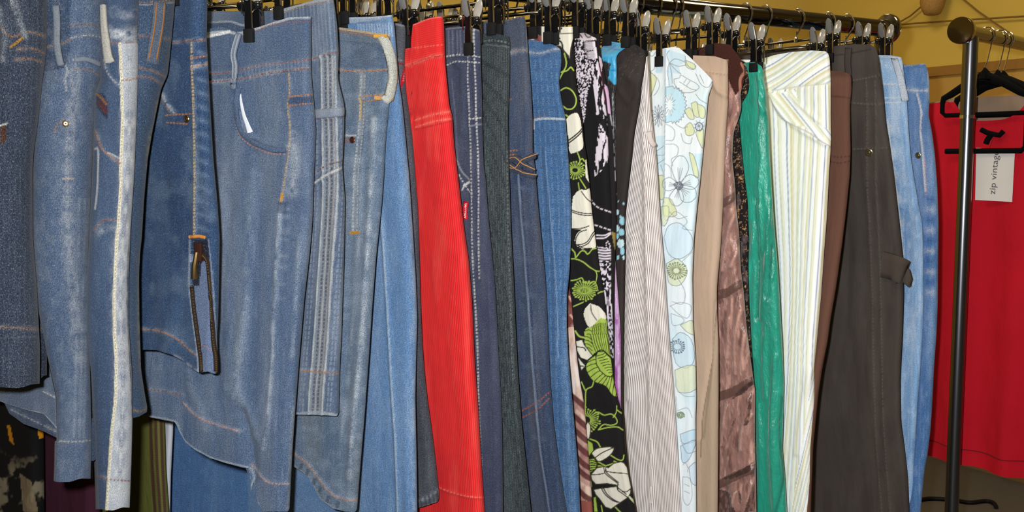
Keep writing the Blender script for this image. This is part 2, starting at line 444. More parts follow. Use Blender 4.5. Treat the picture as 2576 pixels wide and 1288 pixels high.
    def strip(s, pts, w, name, c, mat='denim', lift=.0012, th=.0016, w2=None, parent=None, sm=6, label=None):
        """a raised strap of cloth (belt loop, hem tape, tab) lying on this surface"""
        p = smooth(pts, sm); n = len(p); t = np.gradient(p, axis=0); t /= np.linalg.norm(t, axis=1)[:, None]+1e-9
        nn = np.stack([-t[:, 1], t[:, 0]], -1); ws = np.linspace(w, w2 if w2 else w, n)/2
        par = parent if parent is not None else s.root
        org = np.array(par.location if par.parent is None else par.parent.location); V = []
        for k in range(n):
            l, h = s.hit(*p[k]); h = np.array(h); l = np.array(l)
            dpx = np.linalg.norm(l-CAM)/F
            side = RGT*nn[k, 0]-UP*nn[k, 1]; side = side-h*(side@h); side /= np.linalg.norm(side)
            for q in (-1, -.5, 0, .5, 1):
                V.append(l+side*q*ws[k]*dpx+h*(lift+th*(1-.45*abs(q)**3))-org)
            V.append(l+side*ws[k]*dpx+h*lift*.2-org); V.append(l-side*ws[k]*dpx+h*lift*.2-org)
        V = np.array(V); Q = []
        for k in range(n-1):
            for a_ in range(7):
                b_ = (a_+1) % 7; Q.append((k*7+a_, k*7+b_, (k+1)*7+b_, (k+1)*7+a_))
        Q.append((0, 1, 2, 3)); Q.append((0, 3, 4, 5)); e = (n-1)*7; Q.append((e, e+1, e+2, e+3)); Q.append((e, e+3, e+4, e+5))
        C = np.ones((len(V), 3))*lin(c)*s.k
        uv = np.stack([np.tile(np.linspace(0, .02, 7), n), np.repeat(np.linspace(0, .1, n), 7)], -1)
        o = mesh_np(name, V, np.array(Q), CM[mat], par, C, uv)
        if label: o['label'] = label
        return o
    def rivet(s, x, y, rpx, name, mat, label=None):
        l, h = s.hit(x, y); dpx = (l-Vector(CAM)).length/F; r = rpx*dpx
        X = Matrix.Translation(l-s.root.location) @ h.to_track_quat('Z', 'Y').to_matrix().to_4x4()
        o = MB().lathe([(r, -.0005), (r, .0012), (r*.85, .002), (r*.62, .0018), (r*.55, .001), (r*.3, .001), (r*.28, .0024), (r*.05, .0028)], X, 20).build(name, mat, s.root)
        if label: o['label'] = label
        return o
    def cord(s, pts, rpx, name, mat, parent=None, lift=.001):
        p = smooth(pts, 6); V = []; R_ = None
        for q in p:
            l, h = s.hit(*q); R_ = (l-Vector(CAM)).length/F*rpx; V.append(l+h*lift-s.root.location)
        return MB().tube(V, R_, 6).build(name, mat, parent if parent is not None else s.root)
FLASH_W, CEIL_W = 42.0, 13.0
# ================================================================== garments, left to right
GARMENTS = []        # (root, short description, clip tip px, clip tip py, yaw)
def garment(kind, label, cat, c, group=None, clip=None, short=None):
    """root empty at the hanging point of the first cloth"""
    p = c.pos[0, c.nc//2]; root = empty(kind, p); tag(root, label, cat, group)
    if clip: GARMENTS.append((c, short, clip[0], clip[1], c.yaw))
    return root
GJ = 'jeans on the main rail'; GT = 'trousers on the main rail'
TOP = -75

# ---- dark shorts at the left edge
c = Cloth([(122, -80), (118, 100), (114, 155), (106, 210), (97, 300), (85, 380), (82, 430), (83, 600), (93, 720), (98, 820), (101, 880), (100, 978)],
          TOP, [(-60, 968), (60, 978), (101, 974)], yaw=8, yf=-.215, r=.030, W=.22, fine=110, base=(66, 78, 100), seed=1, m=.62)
c.denim((120, 132, 150), (40, 50, 72))
for x in range(6, 118, 13): c.line([(x, -60), (x-6, 300), (x-10, 980)], 1.6, (110, 122, 142), .35)
c.seam([(0, 60), (28, 92), (70, 80), (118, 92)]); c.poly([(38, 0), (58, 100), (70, 95), (45, 0)], (150, 160, 172), .5)
c.seam([(44, 124), (80, 122), (116, 136)], off=(0,)); c.seam([(40, 150), (80, 149), (114, 160)], off=(0,))
c.ridge([(0, 30), (12, 90), (8, 160)], 8, .003); c.wear([(0, 20), (12, 90), (8, 160)], 7, (170, 178, 188), .8)
c.ridge([(30, 0), (50, 60), (66, 95)], 9, .003); c.wear([(30, 0), (48, 60), (66, 95)], 6, (190, 196, 204), .8)
c.line([(28, 118), (56, 96)], 6, GOLD, .9)
c.seam([(-5, 822), (50, 825), (100, 829)]); c.step([(-90, 826), (120, 832), (120, 990), (-90, 990)], .0022)
c.poly([(1, 318), (16, 314), (15, 356), (1, 362)], (96, 62, 44)); c.line([(0, 316), (17, 311)], 4, WHITE)
c.line([(-5, 850), (100, 848)], 3, (120, 130, 146), .4)
r = garment('denim_shorts', 'dark grey-blue denim shorts with wide turn-ups at the left edge of the rail', 'shorts', c, GJ, (20, -60), 'dark grey-blue shorts at the left edge')
c.finish(r, 'leg', 'denim_slub', [('turn_up', [(-400, 828), (130, 832), (130, 1100), (-400, 1100)]), ('waistband', [(-400, -400), (200, -400), (200, 90), (70, 82), (28, 94), (-400, 60)])])
c2 = Cloth([(118, 600), (118, 955)], 640, [(90, 958), (118, 953)], yaw=10, yf=-.165, r=.012, W=.16, fine=50, base=(56, 68, 90), seed=2, m=.6)
c2.denim((100, 112, 134), (38, 46, 66)); c2.seam([(90, 829), (118, 826)])
c2.step([(60, 828), (130, 826), (130, 970), (60, 970)], .002)
c2.finish(r, 'leg', 'denim_slub', [('turn_up', [(0, 828), (140, 826), (140, 1000), (0, 1000)])])

# ---- dark jeans with a bow stitched in tan thread
c = Cloth([(122, -80), (120, 200), (119, 420), (119, 640), (119, 900)], TOP, 930, yaw=12, yf=-.135, r=.016, W=.2, fine=60, base=(40, 56, 80), seed=3, m=.7)
c.denim((66, 86, 112), (30, 40, 60))
c.line([(86, 422), (100, 470), (112, 520), (108, 575), (98, 600), (90, 570), (90, 525), (106, 470), (117, 430)], 7, (120, 92, 62), .95)
c.line([(88, 426), (101, 472), (110, 520), (106, 572), (98, 594)], 2, (170, 130, 84), .9, dash=(4, 3)); c.line([(115, 436), (104, 474), (93, 525), (92, 566)], 2, (170, 130, 84), .9, dash=(4, 3))
c.ridge([(86, 422), (112, 520), (98, 600), (90, 525), (117, 430)], 5, .0015); c.line([(84, 382), (118, 385)], 3, (150, 110, 70), dash=(5, 3))
r = garment('jeans', 'dark blue jeans with a tan bow embroidered down the side, mostly hidden', 'jeans', c, GJ, (75, -45), 'dark jeans with the tan bow')
c.finish(r, 'leg', 'denim')

# ---- pale jeans with rivet and small pocket
c = Cloth([(264, -80), (263, 130), (257, 185), (246, 220), (238, 290), (233, 400), (226, 560), (222, 640), (225, 760), (226, 900), (231, 1100), (228, 1212)],
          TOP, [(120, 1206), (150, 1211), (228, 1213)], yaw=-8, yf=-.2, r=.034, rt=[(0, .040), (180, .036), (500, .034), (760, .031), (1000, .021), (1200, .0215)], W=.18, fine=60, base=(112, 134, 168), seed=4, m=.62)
c.denim((158, 174, 198), (78, 100, 138), a=.42)
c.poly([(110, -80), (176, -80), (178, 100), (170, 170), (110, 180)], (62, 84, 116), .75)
c.seam([(176, 66), (220, 62), (262, 70)], RUST); c.seam([(178, 96), (225, 88), (262, 96)], WHITE, w=2)
c.seam([(120, 118), (160, 108), (176, 100)], ORANGE)
c.step([(184, 148), (250, 156), (256, 190), (186, 178)], .0018); c.line([(184, 150), (216, 147), (254, 160)], 5, (205, 212, 220), .8); c.line([(188, 176), (222, 176), (250, 190)], 2.6, ORANGE, dash=(6, 3))
c.ridge([(196, 100), (190, 220), (180, 300), (170, 440), (170, 700)], 8, .0028); c.wear([(190, 150), (186, 240), (177, 330), (170, 420), (172, 600), (200, 900)], 16, (208, 216, 226), .75, 14)
for o in (-8, 8): c.line([(194+o, 200), (186+o, 260), (178+o, 320), (172+o, 445)], 2.2, (188, 190, 196), .8, dash=(6, 3))
c.line([(160, 450), (184, 450)], 4, (220, 205, 190)); c.line([(160, 300), (140, 320), (140, 332)], 3, (190, 150, 110), .8)
c.line([(165, 165), (170, 180), (164, 200), (168, 228)], 4, (214, 218, 222), .9)
for o in (0, 14, 24): c.wear([(200+o, 500), (196+o, 700), (190+o, 950), (186+o, 1100)], 4, (198, 210, 226), .55, 20)
c.seam([(152, 1110), (190, 1111), (230, 1108)], WHITE, w=2.2); c.step([(100, 1110), (240, 1110), (240, 1230), (100, 1230)], .002); c.mottle((190, 200, 214), .2, 12, 20, seed=77)
r = garment('jeans', 'pale washed blue jeans with a white belt loop and a riveted coin pocket', 'jeans', c, GJ, (128, -40), 'pale jeans with the riveted coin pocket')
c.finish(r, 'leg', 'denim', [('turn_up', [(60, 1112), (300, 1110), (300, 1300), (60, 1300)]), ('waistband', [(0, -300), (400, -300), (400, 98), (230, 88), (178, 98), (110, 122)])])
c.strip([(143, 15), (146, 60), (146, 110), (152, 150), (156, 165)], 14, 'belt_loop', (176, 184, 196), 'denim_soft', .003, label='frayed white belt loop')
c.strip([(186, 152), (218, 150), (252, 164)], 9, 'pocket_edge', (170, 180, 196), 'denim', .001)
c.rivet(165, 311, 7, 'rivet', M_BRASS)
c2 = Cloth([(163, 560), (164, 1085), (160, 1105)], 600, [(0, 1010), (60, 1030), (110, 1042), (150, 1088), (163, 1104)], yaw=33, yf=-.075, r=.008, W=.24, fine=175, base=(112, 128, 152), seed=5, m=.85)
c2.denim((160, 172, 188), (76, 92, 118)); c2.seam([(110, 985), (140, 1000), (165, 1012)], WHITE, w=2); c2.line([(0, 1012), (60, 1032), (108, 1043), (150, 1088)], 4, (186, 196, 206), .8)
c2.finish(r, 'leg', 'denim')
c3 = Cloth([(158, 960), (158, 1110)], 930, [(-60, 960), (5, 1000), (24, 1040), (60, 1066), (110, 1085), (158, 1108)], yaw=33, yf=-.055, r=.006, W=.22, fine=150, base=(84, 98, 124), seed=6, m=.8)
c3.denim((120, 134, 152), (60, 74, 100)); c3.seam([(30, 1030), (90, 1060), (150, 1088)], PALE, w=2)
c3.finish(r, 'hem_facing', 'denim')

# ---- faded jeans whose cream side seam faces the camera
c = Cloth([(448, -80), (441, 0), (432, 100), (422, 190), (406, 222), (394, 280), (382, 340), (372, 400), (363, 500), (357, 600), (352, 640), (350, 700), (351, 800), (355, 930), (366, 1000), (372, 1030), (365, 1050), (340, 1064)],
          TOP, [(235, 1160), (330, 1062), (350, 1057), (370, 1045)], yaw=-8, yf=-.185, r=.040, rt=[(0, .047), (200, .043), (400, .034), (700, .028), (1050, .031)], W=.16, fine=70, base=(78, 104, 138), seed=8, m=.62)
c.denim((120, 142, 170), (56, 78, 112), a=.4)
c.seam([(350, 90), (385, 92), (432, 100)], ORANGE); c.seam([(345, 170), (380, 176), (416, 194)], ORANGE, off=(0,)); c.seam([(345, 192), (380, 196), (410, 212)], ORANGE, off=(0,))
c.line([(265, -5), (350, 6), (440, 0)], 3, GOLD, .9, dash=(5, 3)); c.line([(265, 0), (350, 12), (440, 6)], 3, (200, 206, 212), .7)
c.wear([(398, 260), (390, 310), (378, 345), (372, 420)], 5, (190, 184, 150), .8); c.line([(397, 255), (392, 280), (396, 295), (386, 330), (372, 390)], 2.6, (196, 160, 90), .8, dash=(7, 4))
c.wear([(352, 700), (350, 800), (354, 930)], 5, (180, 186, 176), .8); c.ridge([(355, 640), (354, 660)], 8, .003); c.line([(355, 630), (353, 660)], 6, (196, 202, 200), .8)
c.seam([(335, 1032), (352, 1035), (368, 1028)], GOLD); c.line([(338, 1060), (360, 1054), (371, 1036)], 5, (206, 206, 200), .85)
c.line([(325, 625), (345, 660), (350, 760)], 2, (110, 128, 150), .6)
r = garment('jeans', 'faded blue jeans with a bleached cream side seam turned towards the camera', 'jeans', c, GJ, (265, -40), 'faded jeans with the cream side seam')
c.finish(r, 'leg', 'denim', [('waistband', [(200, -300), (500, -300), (500, 104), (432, 100), (385, 92), (300, 90)])])
c.strip([(400, 5), (396, 60), (388, 110), (381, 160)], 31, 'belt_loop', (120, 136, 160), 'denim', .0025)
for o in (-9, 9): c.strip([(399+o, 8), (395+o, 60), (387+o, 110), (380+o, 150)], 3, 'stitching', (205, 140, 80), 'cotton', .0045, .0006)
c2 = Cloth([(352, -80), (350, 0), (346, 80), (348, 130), (347, 200), (344, 300), (338, 440), (330, 560), (324, 700), (324, 820), (333, 940), (334, 1060), (331, 1160), (326, 1286)],
           TOP, [(230, 1279), (280, 1284), (326, 1286)], yaw=-6, yf=-.222, r=.028, rt=[(0, .022), (200, .022), (240, .025), (600, .024), (900, .0245), (1040, .023), (1280, .019)], W=.12, fine=50, base=(68, 88, 118), seed=9, m=1.02)
c2.denim((112, 130, 156), (54, 74, 104), a=.45)
c2.wear([(270, 84), (310, 86), (352, 84)], 15, (232, 236, 238), 1., 18); c2.wear([(290, 30), (320, 40), (340, 34)], 12, (190, 198, 210), .6, 18)
c2.seam([(262, 108), (300, 108), (350, 106)], RUST)
band = [(302, 110), (305, 180), (306, 230), (308, 300), (305, 400), (302, 500), (293, 620), (288, 720), (288, 820), (292, 920), (290, 1010), (282, 1080), (276, 1160), (268, 1286)]
right = [(348, 110), (347, 200), (344, 300), (340, 440), (330, 560), (320, 640), (318, 760), (322, 860), (328, 960), (332, 1060), (330, 1160), (326, 1286)]
c2.poly(band+right[::-1], (206, 212, 222), .88); 
mid = [((a[0]+b_[0])/2, (a[1]+b_[1])/2) for a, b_ in zip(band, [(np.interp(y, [q[1] for q in right], [q[0] for q in right]), y) for x, y in band])]
c2.wear(mid, 17, (255, 255, 252), .95, 22); c2.wear(mid, 13, (84, 106, 142), .75, 20)
c2.line(band, 7, (252, 246, 222), .97); c2.line(band, 2, (186, 160, 110), .8, dash=(5, 4)); c2.ridge(band, 4, .0026); c2.ridge(right, 8, -.001)
c2.line(mid, 1.8, (226, 226, 226), .7, dash=(5, 3))
c2.seam([(306, 202), (330, 200), (348, 196)], ORANGE, wear=None); c2.line([(306, 180), (346, 178)], 2, WHITE, .8)
c2.poly([(242, 232), (262, 236), (272, 260), (270, 300), (244, 270)], (44, 52, 76), .9); c2.line([(243, 236), (258, 250), (268, 262)], 5, (150, 104, 62), .9); c2.line([(252, 260), (266, 280)], 12, (96, 48, 50), .9)
c2.seam([(262, 150), (270, 180), (288, 205), (304, 215)], PALE); c2.seam([(244, 330), (256, 370), (280, 395), (304, 412)], ORANGE); c2.line([(272, 384), (304, 400)], 3, WHITE, .6)
c2.line([(240, 375), (248, 380), (246, 470), (240, 525)], 4, (206, 206, 208), .85)
c2.seam([(238, 578), (262, 554), (292, 553)], RUST); c2.wear([(240, 590), (270, 574), (292, 572)], 8, (176, 182, 190), .7)
c2.seam([(250, 1198), (280, 1206), (326, 1210)], RUST); c2.poly([(278, 1212), (326, 1214), (326, 1250), (272, 1246)], (216, 220, 222), .7)
c2.finish(r, 'leg', 'denim_soft', [('side_seam', band+right[::-1]), ('hem', [(100, 1196), (280, 1208), (400, 1212), (400, 1400), (100, 1400)]), ('waistband', [(0, -300), (500, -300), (500, 106), (300, 108), (0, 110)])])
c2.strip([(264, 14), (266, 60), (270, 100), (275, 140), (280, 158)], 15, 'belt_loop', (206, 202, 192), 'denim_soft', .004, w2=22, label='thick white belt loop')
c3 = Cloth([(262, 800), (262, 1160)], 830, [(90, 960), (200, 1080), (235, 1145), (262, 1160)], yaw=20, yf=-.16, r=.010, W=.12, fine=40, base=(60, 80, 112), seed=10, m=.6)
c3.denim((96, 116, 146), (44, 58, 84)); c3.line([(238, 1080), (262, 1088)], 2.5, ORANGE, dash=(5, 3)); c3.finish(r, 'leg', 'denim')

# ---- dark capri jeans with a zip at the hem
c = Cloth([(524, -80), (522, 0), (520, 100), (523, 150), (528, 250), (537, 400), (548, 520), (553, 600), (551, 700), (549, 800), (546, 850), (549, 942)],
          TOP, [(340, 876), (355, 880), (395, 881), (432, 891), (455, 905), (470, 920), (500, 937), (520, 936), (549, 943)], yaw=30, yf=-.19, r=.011, W=.17, fine=225, base=(50, 76, 112), seed=12, m=1.0)
c.denim((92, 118, 150), (30, 50, 82)); c.mottle((120, 140, 160), .35, 40, 60, .5, .8, 6)
c.seam([(436, 107), (480, 103), (522, 100)], RUST, a=.5); c.step([(300, -90), (600, -90), (600, 101), (300, 110)], .0012)
ss = [(483, 110), (484, 180), (487, 260), (489, 380), (490, 480), (490, 592)]
c.seam(ss, (206, 178, 126), wear=(150, 160, 168), w=3.4, a=.5); c.ridge(ss, 4, .0018)
for y in range(130, 590, 34): c.wear([(498, y), (516, y+6), (528, y+12)], 7, (120, 142, 168), .5, 12)
c.seam([(484, 146), (504, 143), (523, 140)], ORANGE, wear=None); c.seam([(484, 170), (504, 164), (524, 160)], ORANGE, a=.8)
c.seam([(408, 236), (416, 254), (430, 274), (438, 284)], PALE, a=.9, w=4); c.line([(406, 244), (414, 262), (428, 284)], 2.2, ORANGE, dash=(5, 3))
c.line([(418, 290), (450, 288), (482, 286)], 2.6, ORANGE, dash=(5, 3)); c.line([(420, 308), (470, 312)], 2.6, ORANGE, dash=(5, 3))
zl = [(480, 604), (479, 650), (478, 720), (484, 780), (492, 840), (500, 900), (502, 936)]; zr = [(518, 604), (526, 660), (532, 720), (537, 800), (540, 860), (545, 900), (546, 940)]
c.poly(zl+zr[::-1], (112, 128, 160)); c.poly([(480, 604), (518, 604), (526, 650), (500, 660), (494, 720), (480, 720)], (26, 34, 52))
c.line([(x-3, y) for x, y in zl], 4, (156, 166, 180), .8); c.line([(x+4, y) for x, y in zr], 4, (136, 148, 168), .8)
c.line([(492, 866), (520, 876), (544, 884)], 2.2, ORANGE, .8, dash=(5, 3))
c.seam([(355, 828), (400, 832), (428, 841), (450, 856), (470, 876), (494, 893)], ORANGE); c.wear([(440, 896), (470, 918), (500, 936)], 5, PALE, .7)
c.step(zl+zr[::-1], -.004)
r = garment('capri_jeans', 'dark blue capri jeans with an open brass zip at the hem', 'jeans', c, GJ, (446, -30), 'dark capri jeans with the hem zip')
c.finish(r, 'leg', 'denim', [('waistband', [(200, -300), (700, -300), (700, 100), (520, 100), (480, 103), (436, 108), (200, 112)]), ('gusset', zl+zr[::-1])])
c.rivet(470, 299, 9, 'rivet', M_BRASS)
c.strip([(478, 596), (498, 594), (518, 597)], 8, 'bar_tack', (214, 140, 66), 'cotton', .001)
for nm, ln, w_ in (('zip_teeth', [(x+4, y) for x, y in zl[2:]], 6), ('zip_teeth', [(510, 640)]+[(x-3, y) for x, y in zr[1:]], 7)):
    p = smooth(ln, 8); q = MB()
    d0 = 0; last = None
    for k in range(len(p)-1):
        seg = np.linalg.norm(p[k+1]-p[k]); m_ = max(int(seg/4.2), 1)
        for j in range(m_):
            x, y = p[k]+(p[k+1]-p[k])*j/m_; l, h = c.hit(x, y); q.ball(l+h*.002-r.location, .0017, u=6, v=4)
    q.build(nm, M_BRASS, r)
    c.strip(ln, w_+4, 'zip_tape', (44, 36, 34), 'cotton', .0006)
l1, h1 = c.hit(503, 634); l2, h2 = c.hit(495, 700)
zp = MB(); X = Matrix.Translation(l1+h1*.003-r.location) @ h1.to_track_quat('Z', 'Y').to_matrix().to_4x4(); zp.box((0, 0, 0), .013, .026, .005, X, .0015)
zs = zp.build('zip_slider', M_COPPER, r)
zp = MB(); zp.tube([l1+h1*.006-r.location, (l1+l2)/2+h1*.007-r.location, l2+h2*.004-r.location], [.003, .0042, .005], 8).build('zip_pull', M_BRASS, zs)

# ---- the big capri jeans seen nearly from the front
c = Cloth([(782, 0), (783, 45), (783, 180), (787, 230), (792, 280), (795, 330), (791, 420), (786, 560), (779, 640), (766, 750), (753, 900), (743, 1030), (736, 1130), (728, 1286)],
          [(520, 74), (560, 68), (605, 84), (640, 72), (690, 56), (730, 44), (783, 42)], [(370, 1042), (380, 1049), (440, 1061), (453, 1088), (466, 1111), (492, 1130), (530, 1152), (568, 1164), (622, 1179), (634, 1210), (632, 1240), (650, 1268), (662, 1286), (728, 1287)],
          yaw=38, yf=-.19, r=.010, rt=[(40, .006), (300, .011)], W=.31, fine=440, st=2.5, base=(88, 108, 138), seed=13)
c.denim((142, 154, 172), (56, 78, 112), a=.62); c.mottle((122, 130, 142), .3, 30, 400, .4, .7, 8)
c.poly([(500, 60), (783, 30), (783, 172), (700, 180), (640, 190), (500, 206)], (66, 88, 120), .3); c.step([(480, 30), (783, 10), (783, 176), (690, 184), (520, 200), (480, 200)], .0018)
c.line([(525, 84), (570, 80), (606, 86), (640, 74), (690, 58), (735, 46), (782, 44)], 6, (190, 196, 202), .85); c.line([(610, 96), (660, 72), (700, 60), (782, 54)], 2.4, RUST, dash=(6, 3))
c.line([(525, 92), (552, 86), (578, 80)], 7, (238, 238, 236))
c.seam([(524, 186), (570, 184), (610, 176), (660, 164), (720, 158), (782, 150)], RUST, a=.3); c.seam([(524, 206), (580, 202), (620, 196), (690, 182), (782, 172)], RUST, a=.75)
for x in range(618, 780, 9): c.line([(x, 168-(x-618)*.1), (x+1, 188-(x-618)*.12)], 3, (140, 152, 170), .5)
side = [(727, 186), (729, 230), (724, 270), (730, 320), (727, 380), (718, 440), (710, 500)]
c.seam(side, (190, 160, 110), wear=(150, 160, 176), w=3.4, a=.6); c.line([(711, 488), (708, 506)], 6, GOLD)
sd2 = [(708, 510), (702, 560), (696, 640), (692, 740), (688, 800), (688, 880), (682, 950), (674, 1050), (662, 1130)]
c.ridge(sd2, 6, .002); c.wear(sd2, 7, (178, 188, 200), .8, 26)
for k, y in enumerate((522, 541, 578, 600, 641, 668, 712, 748)): c.wear([(700-k, y), (712-k, y+3), (726-k*2, y+4)], 5+k % 3*2, (160, 172, 188), .5-.05*(k % 4), 14)
c.poly([(700, 505), (722, 508), (720, 540), (700, 536)], (48, 66, 96), .5)
c.wear([(738, 340), (742, 400), (735, 480)], 14, (178, 186, 196), .8, 30)
c.step([(726, 240), (783, 234), (787, 262), (728, 268)], .0016); c.line([(726, 244), (760, 240), (786, 238)], 2.6, ORANGE, dash=(5, 3)); c.line([(728, 266), (760, 262), (786, 260)], 2.6, ORANGE, dash=(5, 3)); c.poly([(728, 246), (786, 242), (786, 258), (728, 264)], (44, 62, 92), .6)
pk = [(601, 222), (596, 250), (597, 290), (606, 326), (626, 350), (660, 368), (690, 377), (719, 378)]
c.poly(pk+[(716, 360), (690, 352), (655, 345), (635, 330), (622, 300), (612, 262), (606, 226)], (104, 122, 150), .6)
c.ridge([(600, 224), (597, 260), (603, 300), (618, 330), (650, 352), (688, 366), (719, 368)], 6, .003); c.step([(500, 205), (598, 215), (597, 290), (606, 326), (660, 368), (719, 382), (706, 520), (690, 1400), (300, 1400)], .0012)
c.line([(x-3, y+10) for x, y in pk], 2.4, (196, 140, 110), dash=(5, 3)); c.line([(x+4, y-2) for x, y in pk[3:]], 2.4, (190, 168, 140), dash=(5, 3))
c.line([(x, y+4) for x, y in pk], 3, (60, 78, 108), .7)
for x0, y0, x1, y1, w_, a_ in ((640, 400, 600, 900, 16, .25), (560, 420, 570, 980, 14, .22), (620, 760, 590, 1000, 12, .4), (470, 940, 520, 1080, 14, .3), (590, 950, 640, 1100, 12, .3), (740, 1000, 724, 1280, 7, .5), (752, 600, 735, 900, 7, .35)):
    c.wear([(x0, y0), ((x0+x1)/2, (y0+y1)/2), (x1, y1)], w_, (164, 176, 190), a_*1.4, 40); c.ridge([(x0, y0), ((x0+x1)/2+4, (y0+y1)/2), (x1, y1)], w_, .002)
c.ridge([(575, 500), (560, 700), (550, 940)], 18, -.003); c.ridge([(660, 440), (640, 700), (625, 1000)], 20, -.003); c.ridge([(610, 1040), (628, 1110), (636, 1200)], 14, -.006)
c.seam([(372, 978), (420, 984), (460, 994)], RUST, a=.4); c.seam([(462, 1012), (490, 1040), (540, 1065), (602, 1084)], (206, 150, 130), a=.5)
c.seam([(628, 1172), (650, 1192), (680, 1214), (725, 1217)], (206, 160, 140), a=.5)
c.line([(372, 1045), (440, 1060), (453, 1086), (466, 1109), (492, 1128), (530, 1150), (568, 1162), (622, 1177), (634, 1205), (634, 1240), (650, 1268)], 5, (160, 170, 180), .8)
r = garment('capri_jeans', 'blue-grey cropped jeans shown front on with a curved pocket and scalloped hem', 'jeans', c, GJ, (634, 106), 'cropped jeans with the curved pocket')
c.finish(r, 'leg', 'denim', [('waistband', [(300, -50), (900, -50), (900, 170), (782, 174), (690, 184), (620, 198), (580, 204), (300, 208)]),
    ('pocket', [(601, 222), (596, 250), (597, 290), (606, 326), (626, 350), (660, 366), (719, 374), (728, 320), (724, 270), (728, 230), (726, 184), (690, 184), (620, 198)])])
c.strip([(604, 84), (596, 110), (590, 140), (594, 170), (590, 206), (590, 224)], 15, 'belt_loop', (128, 142, 164), 'denim', .003)
for o in (-4, 4): c.strip([(604+o, 88), (597+o, 110), (591+o, 140), (595+o, 170), (591+o, 206)], 2.4, 'belt_loop_edge', (186, 190, 196), 'denim_soft', .005, .001)
c.strip([(604, 236), (608, 262), (614, 290), (622, 312), (630, 334)], 5, 'pocket_lining', (232, 236, 242), 'cotton', .0008, .0006, w2=14, label='white pocket lining')
c.strip(pk, 13, 'pocket_edge', (88, 106, 134), 'denim', .0016, .0016)
cb = Cloth([(700, 20), (712, 60), (712, 150)], [(525, 52), (580, 50), (606, 60), (640, 62), (700, 48)], 150, yaw=38, yf=-.10, r=.005, W=.2, fine=190, base=(66, 82, 108), seed=14, fold=0)
cb.denim((104, 120, 142), (44, 58, 84)); cb.line([(525, 56), (580, 54), (606, 62), (640, 64), (700, 52)], 6, (156, 164, 172), .8)
cb.finish(r, 'rear_waistband', 'denim')
# ---- grey-blue jeans with a strip of stitched tapes down the side
c = Cloth([(832, -60), (840, 0), (848, 60), (852, 130), (850, 200), (866, 262), (866, 330), (861, 420), (868, 500), (866, 640), (862, 760), (859, 850), (855, 920), (852, 1047)],
          [(690, 28), (720, 20), (760, 10), (800, -2), (832, -6), (860, -8)], [(735, 1042), (800, 1044), (852, 1047)], yaw=30, yf=-.19, r=.010, rt=[(0, .006), (250, .010)], W=.36, fine=170, st=2.3, base=(98, 116, 142), seed=15)
c.denim((168, 178, 192), (60, 80, 114), a=.7)
for x in range(700, 870, 9): c.line([(x, -10), (x+10, 140)], 2.5, (174, 184, 198), .35)
c.line([(700, 32), (760, 12), (838, -4)], 6, (186, 190, 190), .8); c.line([(708, 34), (770, 16), (838, 4)], 2.2, (180, 150, 110), dash=(5, 3))
c.seam([(782, 152), (815, 140), (852, 130)], RUST, a=.75); c.step([(600, -60), (860, -60), (860, 132), (782, 154), (600, 200)], .0014)
tape = [(826, 140), (828, 230), (830, 300), (832, 420), (832, 500), (826, 600), (818, 720), (812, 820), (804, 920), (798, 980), (794, 1044)]
c.poly([(x-19, y) for x, y in tape]+[(x+19, y) for x, y in tape[::-1]], (150, 160, 172), .6)
for o, cc, w_ in ((-17, (206, 206, 204), 3), (17, (196, 198, 200), 3), (-8, (92, 84, 84), 3.4), (-2, (196, 196, 194), 2), (4, (92, 84, 84), 3.4), (10, (190, 180, 170), 2)):
    c.line([(x+o, y) for x, y in tape], w_, cc, .9, dash=(7, 3) if w_ > 3 else None)
c.ridge([(x-17, y) for x, y in tape], 4, .0015); c.ridge([(x+15, y) for x, y in tape], 4, .0015)
for o in (-40, -32, 28, 36): c.line([(x+o, y) for x, y in tape[2:]], 2.4, (170, 180, 196), .6, dash=(9, 4))
c.step([(786, 276), (868, 266), (866, 296), (788, 302)], .0018); c.line([(786, 280), (868, 272)], 3.4, (200, 196, 192), .8, dash=(7, 3)); c.line([(788, 300), (866, 292)], 3, (120, 84, 80), .9, dash=(7, 3))
c.seam([(792, 438), (826, 416), (864, 404)], (110, 84, 80), a=.5); c.line([(792, 462), (826, 440), (862, 420)], 5, (206, 208, 206), .9); c.ridge([(792, 462), (826, 440), (862, 420)], 6, .003)
c.seam([(746, 932), (800, 934), (852, 940)], ORANGE, a=.5); c.line([(742, 1042), (800, 1038), (852, 1046)], 8, (176, 184, 194), .8)
r = garment('jeans', 'grey-blue cropped jeans with rows of stitched tape down the outer leg', 'jeans', c, GJ, (708, 42), 'cropped jeans with stitched tape')
c.finish(r, 'leg', 'denim_soft', [('waistband', [(500, -200), (900, -200), (900, 128), (852, 131), (815, 141), (782, 153), (500, 220)]),
    ('side_tape', [(x-18, y) for x, y in tape]+[(x+18, y) for x, y in tape[::-1]]), ('hem', [(500, 936), (800, 936), (900, 941), (900, 1100), (500, 1100)])])
c.strip([(787, 288), (826, 285), (867, 280)], 22, 'tab', (148, 158, 172), 'denim_soft', .003, label='stitched cross tab')

